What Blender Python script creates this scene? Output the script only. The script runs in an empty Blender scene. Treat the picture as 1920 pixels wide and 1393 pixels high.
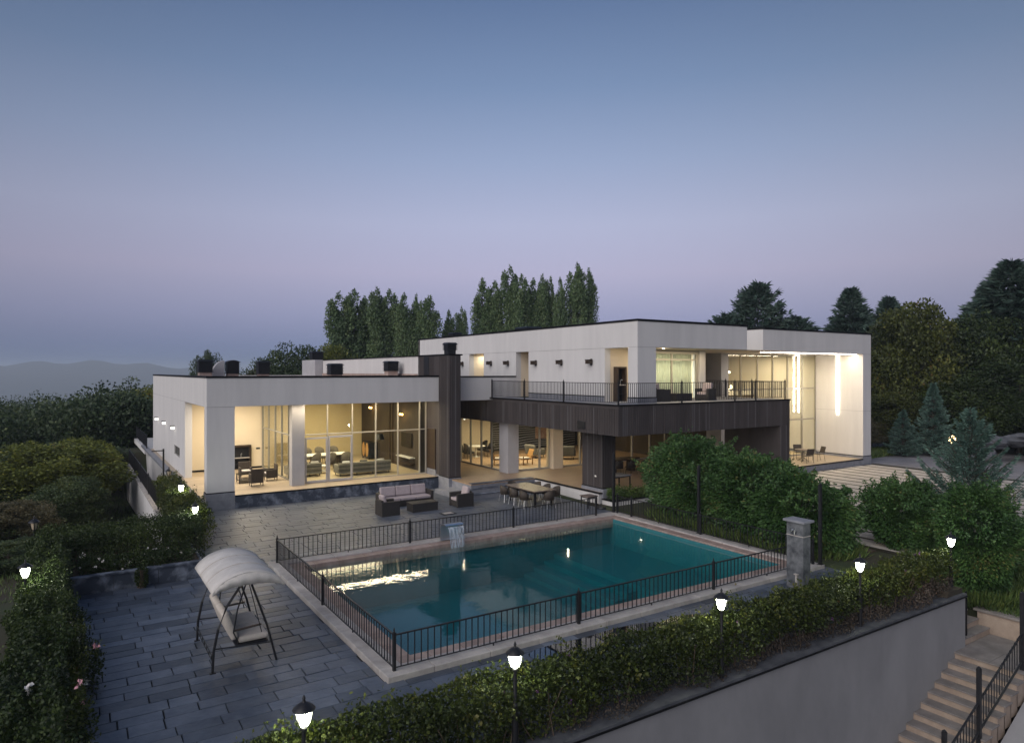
import bpy, math, random
import numpy as np
from mathutils import Vector, Matrix

random.seed(7)
rng = np.random.default_rng(7)
S = bpy.context.scene
COL = S.collection
R = math.radians

# ------------------------------------------------------------------ camera, world, sun, exposure
cam_d = bpy.data.cameras.new('camera')
cam_d.sensor_width = 36.0
cam_d.lens = 24.0
cam_d.clip_start = 0.1
cam_d.clip_end = 30000.0
cam = bpy.data.objects.new('camera', cam_d)
cam.location = (0, 0, 6.3)
cam.rotation_euler = (R(90), 0, R(-32.9))
COL.objects.link(cam)
S.camera = cam

SUN_AZ = 248.0            # degrees clockwise from +Y, where the sun has just set
W = bpy.data.worlds.new('World')
S.world = W
W.use_nodes = True
wn, wl = W.node_tree.nodes, W.node_tree.links
wn.clear()
w_out = wn.new('ShaderNodeOutputWorld')
w_bg = wn.new('ShaderNodeBackground')
w_tc = wn.new('ShaderNodeTexCoord')
w_sep = wn.new('ShaderNodeSeparateXYZ')
w_asin = wn.new('ShaderNodeMath'); w_asin.operation = 'ARCSINE'
w_map = wn.new('ShaderNodeMapRange')
w_map.inputs['From Min'].default_value = R(-5.0)
w_map.inputs['From Max'].default_value = R(40.0)
w_ramp = wn.new('ShaderNodeValToRGB')
def lin(r, g, b):
    f = lambda c: (c / 255 / 12.92) if c / 255 <= 0.04045 else ((c / 255 + 0.055) / 1.055) ** 2.4
    return (f(r), f(g), f(b), 1.0)
SKY = [(-5, (82, 103, 142)), (0.0, (98, 120, 162)), (2.0, (117, 134, 176)), (4.5, (145, 152, 192)), (8.0, (171, 169, 202)),
       (12.0, (169, 174, 206)), (17.0, (144, 159, 194)), (22.5, (113, 135, 173)), (28.5, (86, 109, 149)), (40, (70, 94, 135))]
els = w_ramp.color_ramp.elements
while len(els) < len(SKY):
    els.new(0.5)
for e, (deg, c) in zip(els, SKY):
    e.position = (deg + 5.0) / 45.0
    e.color = lin(*c)
wl.new(w_tc.outputs['Generated'], w_sep.inputs[0])
wl.new(w_sep.outputs['Z'], w_asin.inputs[0])
wl.new(w_asin.outputs[0], w_map.inputs['Value'])
wl.new(w_map.outputs[0], w_ramp.inputs[0])
# sky colour darkened to the sides of the view axis, imitating lens vignetting
w_dot = wn.new('ShaderNodeVectorMath'); w_dot.operation = 'DOT_PRODUCT'
w_dot.inputs[1].default_value = (0.57, 0.82, 0.0)
w_pow = wn.new('ShaderNodeMath'); w_pow.operation = 'POWER'; w_pow.inputs[1].default_value = 4.0
w_abs = wn.new('ShaderNodeMath'); w_abs.operation = 'ABSOLUTE'
w_lob = wn.new('ShaderNodeMath'); w_lob.operation = 'MULTIPLY_ADD'
w_lob.inputs[1].default_value = 0.52; w_lob.inputs[2].default_value = 0.52
w_mul = wn.new('ShaderNodeVectorMath'); w_mul.operation = 'SCALE'
w_flat = wn.new('ShaderNodeVectorMath'); w_flat.operation = 'MULTIPLY'; w_flat.inputs[1].default_value = (1, 1, 0)
w_nrm = wn.new('ShaderNodeVectorMath'); w_nrm.operation = 'NORMALIZE'
wl.new(w_tc.outputs['Generated'], w_flat.inputs[0]); wl.new(w_flat.outputs[0], w_nrm.inputs[0])
wl.new(w_nrm.outputs[0], w_dot.inputs[0])
wl.new(w_dot.outputs['Value'], w_abs.inputs[0])
wl.new(w_abs.outputs[0], w_pow.inputs[0])
wl.new(w_pow.outputs[0], w_lob.inputs[0])
wl.new(w_ramp.outputs['Color'], w_mul.inputs[0])
wl.new(w_lob.outputs[0], w_mul.inputs['Scale'])
# afterglow of the sun just set behind the camera
w_sky = wn.new('ShaderNodeTexSky')
w_sky.sky_type = 'NISHITA'
w_sky.sun_disc = False
w_sky.sun_elevation = R(1.0)
w_sky.sun_rotation = R(SUN_AZ)
w_sky.dust_density = 2.0
w_sc2 = wn.new('ShaderNodeVectorMath'); w_sc2.operation = 'SCALE'; w_sc2.inputs['Scale'].default_value = 0.05
w_add = wn.new('ShaderNodeVectorMath'); w_add.operation = 'ADD'
wl.new(w_sky.outputs[0], w_sc2.inputs[0])
wl.new(w_mul.outputs[0], w_add.inputs[0])
wl.new(w_sc2.outputs[0], w_add.inputs[1])
wl.new(w_add.outputs[0], w_bg.inputs['Color'])
w_bg.inputs['Strength'].default_value = 1.0
wl.new(w_bg.outputs[0], w_out.inputs['Surface'])

sun_d = bpy.data.lights.new('sun', 'SUN')
sun_d.energy = 2.7
sun_d.angle = R(65)
sun_d.color = (1.0, 0.955, 0.93)
sun = bpy.data.objects.new('sun', sun_d)
sd = Vector((math.sin(R(SUN_AZ)), math.cos(R(SUN_AZ)), math.tan(R(30)))).normalized()
sun.rotation_euler = sd.to_track_quat('Z', 'Y').to_euler()
sun.location = (-30, -20, 40)
COL.objects.link(sun)

S.view_settings.view_transform = 'Standard'
S.view_settings.look = 'None'
S.view_settings.exposure = 0.0
S.view_settings.gamma = 1.0
S.render.engine = 'CYCLES'
cy = S.cycles
cy.use_denoising = True
cy.denoiser = 'OPENIMAGEDENOISE'
cy.max_bounces = 7
cy.diffuse_bounces = 3
cy.glossy_bounces = 3
cy.transmission_bounces = 4
cy.transparent_max_bounces = 20
cy.volume_bounces = 0
cy.caustics_reflective = False
cy.caustics_refractive = False
cy.sample_clamp_indirect = 4.0
cy.blur_glossy = 0.3

# ------------------------------------------------------------------ materials
def newmat(name):
    m = bpy.data.materials.new(name)
    m.use_nodes = True
    nt = m.node_tree
    b = nt.nodes['Principled BSDF']
    return m, nt, nt.nodes, nt.links, b

def mk(name, c1, c2=None, scale=4.0, rough=0.7, metal=0.0, bump=0.0, bscale=30.0, spec=0.4, stretch=None, rand=0.0, lo=0.35, hi=0.68, coat=0.0):
    """noise-mottled surface: c1..c2, optional relief, optional per-object brightness spread"""
    m, nt, n, l, b = newmat(name)
    b.inputs['Roughness'].default_value = rough
    b.inputs['Metallic'].default_value = metal
    b.inputs['Specular IOR Level'].default_value = spec
    b.inputs['Coat Weight'].default_value = coat
    tc = n.new('ShaderNodeTexCoord')
    src = tc.outputs['Object']
    if stretch:
        mp = n.new('ShaderNodeMapping'); mp.inputs['Scale'].default_value = stretch
        l.new(src, mp.inputs[0]); src = mp.outputs[0]
    col = None
    if c2:
        nz = n.new('ShaderNodeTexNoise'); nz.inputs['Scale'].default_value = scale; nz.inputs['Detail'].default_value = 7; nz.inputs['Roughness'].default_value = 0.62
        l.new(src, nz.inputs['Vector'])
        rp = n.new('ShaderNodeValToRGB')
        rp.color_ramp.elements[0].position = lo; rp.color_ramp.elements[0].color = (*c1, 1)
        rp.color_ramp.elements[1].position = hi; rp.color_ramp.elements[1].color = (*c2, 1)
        l.new(nz.outputs['Fac'], rp.inputs[0])
        col = rp.outputs['Color']
        rr = n.new('ShaderNodeMapRange'); rr.inputs['To Min'].default_value = max(0.03, rough - 0.1); rr.inputs['To Max'].default_value = min(1, rough + 0.1)
        l.new(nz.outputs['Fac'], rr.inputs['Value']); l.new(rr.outputs[0], b.inputs['Roughness'])
    if rand > 0:
        oi = n.new('ShaderNodeObjectInfo')
        mr = n.new('ShaderNodeMapRange'); mr.inputs['To Min'].default_value = 1 - rand; mr.inputs['To Max'].default_value = 1 + rand
        l.new(oi.outputs['Random'], mr.inputs['Value'])
        sc = n.new('ShaderNodeVectorMath'); sc.operation = 'SCALE'
        if col: l.new(col, sc.inputs[0])
        else: sc.inputs[0].default_value = c1
        l.new(mr.outputs[0], sc.inputs['Scale'])
        col = sc.outputs[0]
    if col: l.new(col, b.inputs['Base Color'])
    else: b.inputs['Base Color'].default_value = (*c1, 1)
    if bump > 0:
        n2 = n.new('ShaderNodeTexNoise'); n2.inputs['Scale'].default_value = bscale; n2.inputs['Detail'].default_value = 4
        l.new(src, n2.inputs['Vector'])
        bp = n.new('ShaderNodeBump'); bp.inputs['Strength'].default_value = bump; bp.inputs['Distance'].default_value = 0.02
        l.new(n2.outputs['Fac'], bp.inputs['Height']); l.new(bp.outputs[0], b.inputs['Normal'])
    return m

def emis(name, color, strength, sample=False):
    m, nt, n, l, b = newmat(name)
    b.inputs['Base Color'].default_value = (*color, 1)
    b.inputs['Emission Color'].default_value = (*color, 1)
    b.inputs['Emission Strength'].default_value = strength
    if not sample:
        m.cycles.emission_sampling = 'NONE'
    return m

def schlick(n, l, f0, boost=1.0, normal=None):
    """reflectance of a thin sheet, the same from either side"""
    ge = n.new('ShaderNodeNewGeometry')
    dt = n.new('ShaderNodeVectorMath'); dt.operation = 'DOT_PRODUCT'
    l.new(ge.outputs['Incoming'], dt.inputs[0]); l.new(normal if normal else ge.outputs['Normal'], dt.inputs[1])
    ab = n.new('ShaderNodeMath'); ab.operation = 'ABSOLUTE'; l.new(dt.outputs['Value'], ab.inputs[0])
    om = n.new('ShaderNodeMath'); om.operation = 'SUBTRACT'; om.inputs[0].default_value = 1.0; om.use_clamp = True; l.new(ab.outputs[0], om.inputs[1])
    pw = n.new('ShaderNodeMath'); pw.operation = 'POWER'; pw.inputs[1].default_value = 5.0; l.new(om.outputs[0], pw.inputs[0])
    ma = n.new('ShaderNodeMath'); ma.operation = 'MULTIPLY_ADD'; ma.inputs[1].default_value = (1 - f0) * boost; ma.inputs[2].default_value = f0 * boost; ma.use_clamp = True
    l.new(pw.outputs[0], ma.inputs[0])
    return ma.outputs[0]

def glassmat(name, tint=(0.93, 0.95, 0.93), f0=0.035, rough=0.0, boost=1.0):
    m, nt, n, l, b = newmat(name)
    n.remove(b)
    tr = n.new('ShaderNodeBsdfTransparent'); tr.inputs['Color'].default_value = (*tint, 1)
    gl = n.new('ShaderNodeBsdfGlossy'); gl.inputs['Roughness'].default_value = rough
    mx = n.new('ShaderNodeMixShader')
    l.new(schlick(n, l, f0, boost), mx.inputs['Fac'])
    l.new(tr.outputs[0], mx.inputs[1]); l.new(gl.outputs[0], mx.inputs[2])
    l.new(mx.outputs[0], n['Material Output'].inputs['Surface'])
    return m

def leafmat(name, stops, rough=0.55, transl=0.25):
    m, nt, n, l, b = newmat(name)
    at = n.new('ShaderNodeAttribute'); at.attribute_name = 'tint'
    rp = n.new('ShaderNodeValToRGB')
    e = rp.color_ramp.elements
    while len(e) < len(stops): e.new(0.5)
    for el, (p, c) in zip(e, stops):
        el.position = p; el.color = (*c, 1)
    l.new(at.outputs['Fac'], rp.inputs[0])
    b.inputs['Roughness'].default_value = rough
    b.inputs['Specular IOR Level'].default_value = 0.35
    l.new(rp.outputs[0], b.inputs['Base Color'])
    t = n.new('ShaderNodeBsdfTranslucent'); l.new(rp.outputs[0], t.inputs['Color'])
    mx = n.new('ShaderNodeMixShader'); mx.inputs['Fac'].default_value = transl
    l.new(b.outputs[0], mx.inputs[1]); l.new(t.outputs[0], mx.inputs[2])
    l.new(mx.outputs[0], n['Material Output'].inputs['Surface'])
    return m

M = {}
M['plaster'] = mk('white plaster', (0.52, 0.503, 0.492), (0.595, 0.575, 0.56), scale=1.1, rough=0.85, bump=0.12, bscale=60, stretch=(1.4, 1.4, 0.16), lo=0.28, hi=0.62)
M['plaster_grey'] = mk('grey plaster', (0.195, 0.192, 0.196), (0.250, 0.246, 0.249), scale=0.9, rough=0.88, bump=0.2, bscale=40, stretch=(1.0, 1.0, 0.5), lo=0.3, hi=0.66)
M['joint'] = mk('plaster joint', (0.30, 0.29, 0.29), rough=0.9)
M['cream'] = mk('cream interior paint', (0.66, 0.56, 0.42), (0.70, 0.60, 0.46), scale=0.6, rough=0.8)
M['ochre'] = mk('ochre interior paint', (0.58, 0.47, 0.27), (0.62, 0.51, 0.31), scale=0.6, rough=0.8)
M['clad'] = mk('dark charcoal cladding', (0.043, 0.036, 0.0355), (0.072, 0.061, 0.059), scale=1.2, rough=0.7, bump=0.2, bscale=25, stretch=(1, 1, 0.25))
M['clad_pale'] = mk('pale cladding rib', (0.070, 0.064, 0.065), (0.105, 0.096, 0.097), scale=1.5, rough=0.65, stretch=(1, 1, 0.25))
M['clad_in'] = mk('brown interior cladding', (0.045, 0.032, 0.022), (0.075, 0.055, 0.036), scale=1.2, rough=0.65, stretch=(1, 1, 0.3))
M['black'] = mk('black steel', (0.010, 0.010, 0.012), (0.016, 0.016, 0.019), scale=12, rough=0.45)
M['trim'] = mk('black roof trim', (0.006, 0.006, 0.007), rough=0.6, spec=0.2)
M['louvre'] = mk('black louvre metal', (0.012, 0.013, 0.016), rough=0.5)
M['slate'] = mk('slate plinth', (0.045, 0.054, 0.075), (0.26, 0.285, 0.34), scale=2.2, rough=0.6, bump=0.3, bscale=14, lo=0.47, hi=0.72)
M['basegrey'] = mk('grey base stone', (0.17, 0.175, 0.20), (0.25, 0.255, 0.28), scale=3, rough=0.8, bump=0.2)
M['paver'] = mk('slate paving', (0.043, 0.055, 0.080), (0.104, 0.120, 0.152), scale=2.3, rough=0.40, bump=0.4, bscale=9, rand=0.42, lo=0.3, hi=0.72)
M['paver_far'] = mk('slate paving far', (0.052, 0.064, 0.086), (0.125, 0.136, 0.160), scale=0.9, rough=0.48, bump=0.3, bscale=9, lo=0.3, hi=0.7)
M['mortar'] = mk('paving bed', (0.018, 0.020, 0.022), (0.035, 0.036, 0.036), scale=5, rough=0.95)
M['coping'] = mk('pale coping stone', (0.30, 0.275, 0.262), (0.46, 0.425, 0.40), scale=2.2, rough=0.7, bump=0.25, bscale=20, rand=0.08)
M['pinkstone'] = mk('pink travertine', (0.24, 0.17, 0.145), (0.36, 0.275, 0.24), scale=3.0, rough=0.6, bump=0.2, rand=0.08)
M['tile'] = mk('pool tile', (0.028, 0.155, 0.178), (0.034, 0.172, 0.194), scale=3.0, rough=0.5)
M['porchfloor'] = mk('porch stone floor', (0.30, 0.235, 0.165), (0.44, 0.355, 0.26), scale=1.1, rough=0.45, stretch=(0.35, 2.6, 1), bump=0.1)
M['deckfloor'] = mk('brown porch floor', (0.27, 0.185, 0.12), (0.38, 0.265, 0.17), scale=1.1, rough=0.42, stretch=(0.35, 2.6, 1), bump=0.1)
M['roomfloor'] = mk('room floor', (0.48, 0.38, 0.24), (0.56, 0.45, 0.30), scale=1.3, rough=0.35, stretch=(0.4, 2.0, 1))
M['alu'] = mk('bronze grey window frame', (0.30, 0.285, 0.25), rough=0.4, metal=0.3)
M['alulight'] = mk('champagne window frame', (0.44, 0.41, 0.35), rough=0.4, metal=0.2)
M['columngrey'] = mk('grey painted column', (0.36, 0.35, 0.36), (0.42, 0.41, 0.42), scale=1.0, rough=0.75)
M['glass'] = glassmat('window glass')
M['rattan'] = mk('dark rattan weave', (0.014, 0.012, 0.012), (0.045, 0.039, 0.036), scale=60, rough=0.6, bump=0.6, bscale=120)
M['rattanbr'] = mk('brown rattan weave', (0.030, 0.023, 0.018), (0.080, 0.062, 0.047), scale=60, rough=0.6, bump=0.6, bscale=120)
M['mauve'] = mk('mauve cushion fabric', (0.34, 0.285, 0.29), (0.41, 0.345, 0.35), scale=5, rough=0.95, bump=0.2, bscale=90)
M['beigecush'] = mk('beige cushion fabric', (0.46, 0.41, 0.36), (0.54, 0.485, 0.43), scale=5, rough=0.95, bump=0.2, bscale=90)
M['canvas'] = mk('pale canvas', (0.47, 0.44, 0.41), (0.58, 0.55, 0.515), scale=2.5, rough=0.9, bump=0.3, bscale=12)
M['marble'] = mk('brown marble', (0.085, 0.06, 0.05), (0.22, 0.175, 0.15), scale=5, rough=0.3, lo=0.35, hi=0.62)
M['greysofa'] = mk('striped grey sofa fabric', (0.20, 0.185, 0.15), (0.25, 0.23, 0.19), scale=4, rough=0.95)
M['greysofa2'] = mk('darker sofa stripe fabric', (0.125, 0.115, 0.095), rough=0.95)
M['taupe'] = mk('taupe upholstery', (0.105, 0.09, 0.07), (0.135, 0.115, 0.09), scale=5, rough=0.95)
M['woodlight'] = mk('honey wood', (0.42, 0.22, 0.075), (0.55, 0.31, 0.11), scale=5, rough=0.45, stretch=(1, 1, 6))
M['wooddark'] = mk('dark walnut', (0.032, 0.021, 0.014), (0.06, 0.04, 0.026), scale=5, rough=0.4)
M['darkpanel'] = mk('charcoal panel', (0.020, 0.022, 0.024), (0.035, 0.037, 0.038), scale=3, rough=0.5)
M['steel'] = mk('brushed steel', (0.72, 0.73, 0.75), rough=0.33, metal=1.0)
M['concrete'] = mk('concrete strip', (0.33, 0.30, 0.27), (0.46, 0.42, 0.385), scale=1.6, rough=0.85, bump=0.3, bscale=18, rand=0.06)
M['stairstone'] = mk('stair tread stone', (0.15, 0.135, 0.125), (0.24, 0.215, 0.20), scale=2.2, rough=0.8, bump=0.3, bscale=15)
M['stairriser'] = mk('stair riser stone', (0.26, 0.20, 0.155), (0.36, 0.285, 0.225), scale=2.5, rough=0.8, bump=0.3, bscale=15)
M['soil'] = mk('garden ground', (0.040, 0.032, 0.022), (0.030, 0.042, 0.016), scale=0.35, rough=1.0, bump=0.6, bscale=6, lo=0.4, hi=0.6)
M['earth'] = mk('red earth', (0.085, 0.05, 0.035), (0.06, 0.045, 0.03), scale=1.0, rough=1.0, bump=0.5, bscale=8)
M['gravel'] = mk('grey yard paving', (0.16, 0.155, 0.165), (0.25, 0.24, 0.25), scale=0.7, rough=0.85, bump=0.4, bscale=10)
M['bark'] = mk('bark', (0.045, 0.036, 0.028), (0.09, 0.075, 0.06), scale=9, rough=0.9, bump=0.6, stretch=(1, 1, 0.3))
M['twig'] = mk('hedge twigs', (0.075, 0.052, 0.036), (0.13, 0.095, 0.07), scale=9, rough=0.9)
M['hill'] = mk('far hill', (0.055, 0.06, 0.05), (0.085, 0.08, 0.07), scale=0.002, rough=1.0)
M['pinkroof'] = mk('reddish roof stone', (0.28, 0.20, 0.17), (0.40, 0.31, 0.27), scale=3, rough=0.8, bump=0.2)
M['tan_roof'] = mk('tan thatch', (0.20, 0.115, 0.06), (0.28, 0.165, 0.085), scale=8, rough=0.95, bump=0.5)
M['stonepost'] = mk('weathered slate post', (0.040, 0.044, 0.052), (0.24, 0.25, 0.265), scale=2.6, rough=0.7, bump=0.35, bscale=11, lo=0.36, hi=0.85)
M['curtain'] = mk('pale green curtain', (0.64, 0.64, 0.55), (0.70, 0.70, 0.61), scale=2, rough=0.9)
_n, _l = M['curtain'].node_tree.nodes, M['curtain'].node_tree.links
_t = _n.new('ShaderNodeBsdfTranslucent'); _t.inputs['Color'].default_value = (0.74, 0.75, 0.64, 1)
_x = _n.new('ShaderNodeMixShader'); _x.inputs['Fac'].default_value = 0.5
_l.new(_n['Principled BSDF'].outputs[0], _x.inputs[1]); _l.new(_t.outputs[0], _x.inputs[2]); _l.new(_x.outputs[0], _n['Material Output'].inputs['Surface'])
M['paint_red'] = mk('painting', (0.45, 0.30, 0.20), (0.22, 0.10, 0.07), scale=2.5, rough=0.7)
M['white'] = mk('white lacquer', (0.72, 0.70, 0.66), rough=0.5)
M['rockgrey'] = mk('grey boulder', (0.055, 0.058, 0.068), (0.10, 0.104, 0.115), scale=1.2, rough=0.9, bump=0.5, bscale=5)
M['tv'] = mk('television screen', (0.008, 0.008, 0.010), rough=0.15)
M['e_lamp'] = emis('lamp glass glow', (0.96, 1.0, 0.74), 100.0, True)
M['e_lampoff'] = mk('dim lamp glass', (0.42, 0.34, 0.24), (0.5, 0.42, 0.3), scale=8, rough=0.35)
M['e_strip'] = emis('light strip', (1.0, 0.88, 0.70), 24.0, True)
M['e_cove'] = emis('ceiling cove light', (1.0, 0.84, 0.58), 16.0)
M['e_spot'] = emis('downlight', (1.0, 0.86, 0.62), 18.0)
M['e_amber'] = emis('amber bulb', (1.0, 0.55, 0.16), 9.0)
M['e_bulb'] = emis('pendant bulb', (1.0, 0.86, 0.58), 6.0)
M['e_shade'] = emis('lit lampshade', (1.0, 0.86, 0.66), 1.2)
M['e_white'] = emis('white wall light', (1.0, 0.98, 0.86), 4.5, True)
M['water_fall'] = mk('falling white water', (0.62, 0.68, 0.74), rough=0.4)
_n, _l = M['water_fall'].node_tree.nodes, M['water_fall'].node_tree.links
_t = _n.new('ShaderNodeBsdfTransparent'); _t.inputs['Color'].default_value = (0.93, 0.95, 0.97, 1)
_z = _n.new('ShaderNodeTexNoise'); _z.inputs['Scale'].default_value = 9.0
_m = _n.new('ShaderNodeMapping'); _m.inputs['Scale'].default_value = (3.0, 1.0, 0.35)
_c = _n.new('ShaderNodeTexCoord'); _l.new(_c.outputs['Object'], _m.inputs[0]); _l.new(_m.outputs[0], _z.inputs['Vector'])
_r = _n.new('ShaderNodeMapRange'); _r.inputs['From Min'].default_value = 0.35; _r.inputs['From Max'].default_value = 0.7; _r.inputs['To Min'].default_value = 0.08; _r.inputs['To Max'].default_value = 0.6
_l.new(_z.outputs['Fac'], _r.inputs['Value'])
_x = _n.new('ShaderNodeMixShader'); _l.new(_r.outputs[0], _x.inputs['Fac'])
_l.new(_t.outputs[0], _x.inputs[1]); _l.new(_n['Principled BSDF'].outputs[0], _x.inputs[2]); _l.new(_x.outputs[0], _n['Material Output'].inputs['Surface'])

def watermat():
    m, nt, n, l, b = newmat('pool water')
    n.remove(b)
    out = n['Material Output']
    tc = n.new('ShaderNodeTexCoord')
    mp = n.new('ShaderNodeMapping'); mp.inputs['Scale'].default_value = (1.0, 1.0, 1.0)
    n1 = n.new('ShaderNodeTexNoise'); n1.inputs['Scale'].default_value = 5.5; n1.inputs['Detail'].default_value = 2.5
    l.new(tc.outputs['Object'], mp.inputs[0]); l.new(mp.outputs[0], n1.inputs['Vector'])
    bp = n.new('ShaderNodeBump'); bp.inputs['Strength'].default_value = 0.02; bp.inputs['Distance'].default_value = 0.1
    l.new(n1.outputs['Fac'], bp.inputs['Height'])
    sep = n.new('ShaderNodeSeparateXYZ'); l.new(n.new('ShaderNodeNewGeometry').outputs['True Normal'], sep.inputs[0])
    top = n.new('ShaderNodeMath'); top.operation = 'GREATER_THAN'; top.inputs[1].default_value = 0.5; l.new(sep.outputs['Z'], top.inputs[0])
    fac = n.new('ShaderNodeMath'); fac.operation = 'MULTIPLY'
    l.new(schlick(n, l, 0.024, 1.0, bp.outputs[0]), fac.inputs[0]); l.new(top.outputs[0], fac.inputs[1])
    tr = n.new('ShaderNodeBsdfTransparent'); tr.inputs['Color'].default_value = (0.86, 0.97, 0.97, 1)
    gl = n.new('ShaderNodeBsdfGlossy'); gl.inputs['Roughness'].default_value = 0.015
    l.new(bp.outputs[0], gl.inputs['Normal'])
    mx = n.new('ShaderNodeMixShader')
    l.new(fac.outputs[0], mx.inputs['Fac']); l.new(tr.outputs[0], mx.inputs[1]); l.new(gl.outputs[0], mx.inputs[2])
    l.new(mx.outputs[0], out.inputs['Surface'])
    va = n.new('ShaderNodeVolumeAbsorption'); va.inputs['Color'].default_value = (0.02, 0.70, 0.74, 1); va.inputs['Density'].default_value = 0.20
    l.new(va.outputs[0], out.inputs['Volume'])
    return m
M['water'] = watermat()

M['lf_hedge'] = leafmat('hedge leaf', [(0.0, (0.017, 0.027, 0.006)), (0.45, (0.042, 0.060, 0.010)), (0.78, (0.090, 0.103, 0.016)), (0.93, (0.106, 0.077, 0.027)), (1.0, (0.138, 0.072, 0.041))])
M['lf_ivy'] = leafmat('dry hedge leaf', [(0.0, (0.045, 0.035, 0.026)), (0.5, (0.085, 0.066, 0.048)), (0.8, (0.125, 0.098, 0.075)), (1.0, (0.24, 0.13, 0.09))])
M['lf_dark'] = leafmat('dark hedge leaf', [(0.0, (0.012, 0.023, 0.007)), (0.6, (0.032, 0.052, 0.013)), (1.0, (0.072, 0.100, 0.022))])
M['lf_bush'] = leafmat('shrub leaf', [(0.0, (0.024, 0.061, 0.017)), (0.55, (0.058, 0.122, 0.034)), (0.92, (0.099, 0.180, 0.049)), (1.0, (0.162, 0.162, 0.052))])
M['lf_poplar'] = leafmat('poplar leaf', [(0.0, (0.063, 0.107, 0.051)), (0.6, (0.132, 0.196, 0.083)), (1.0, (0.237, 0.284, 0.126))])
M['lf_conifer'] = leafmat('conifer needle', [(0.0, (0.030, 0.057, 0.043)), (0.6, (0.065, 0.108, 0.082)), (1.0, (0.119, 0.173, 0.134))])
M['lf_blue'] = leafmat('blue needle', [(0.0, (0.055, 0.108, 0.087)), (0.6, (0.114, 0.198, 0.156)), (1.0, (0.202, 0.300, 0.233))])
M['lf_yellow'] = leafmat('yellowing leaf', [(0.0, (0.057, 0.074, 0.017)), (0.5, (0.142, 0.165, 0.029)), (0.85, (0.263, 0.264, 0.046)), (1.0, (0.304, 0.196, 0.062))])
M['lf_olive'] = leafmat('olive leaf', [(0.0, (0.029, 0.039, 0.011)), (0.55, (0.081, 0.096, 0.020)), (0.9, (0.150, 0.156, 0.029)), (1.0, (0.156, 0.104, 0.033))])
M['lf_wood'] = leafmat('woodland leaf', [(0.0, (0.031, 0.053, 0.024)), (0.6, (0.066, 0.098, 0.038)), (1.0, (0.130, 0.151, 0.052))])
M['lf_russet'] = leafmat('russet leaf', [(0.0, (0.054, 0.054, 0.026)), (0.6, (0.117, 0.101, 0.051)), (1.0, (0.185, 0.151, 0.076))])
M['lf_grass'] = leafmat('grass blade', [(0.0, (0.043, 0.078, 0.022)), (0.6, (0.097, 0.151, 0.039)), (1.0, (0.194, 0.238, 0.065))])
M['fl_white'] = mk('white petal', (0.70, 0.66, 0.62), rough=0.7)
M['fl_pink'] = mk('pink petal', (0.62, 0.32, 0.36), rough=0.7)
M['fl_purple'] = mk('purple petal', (0.20, 0.07, 0.24), rough=0.7)

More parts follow.
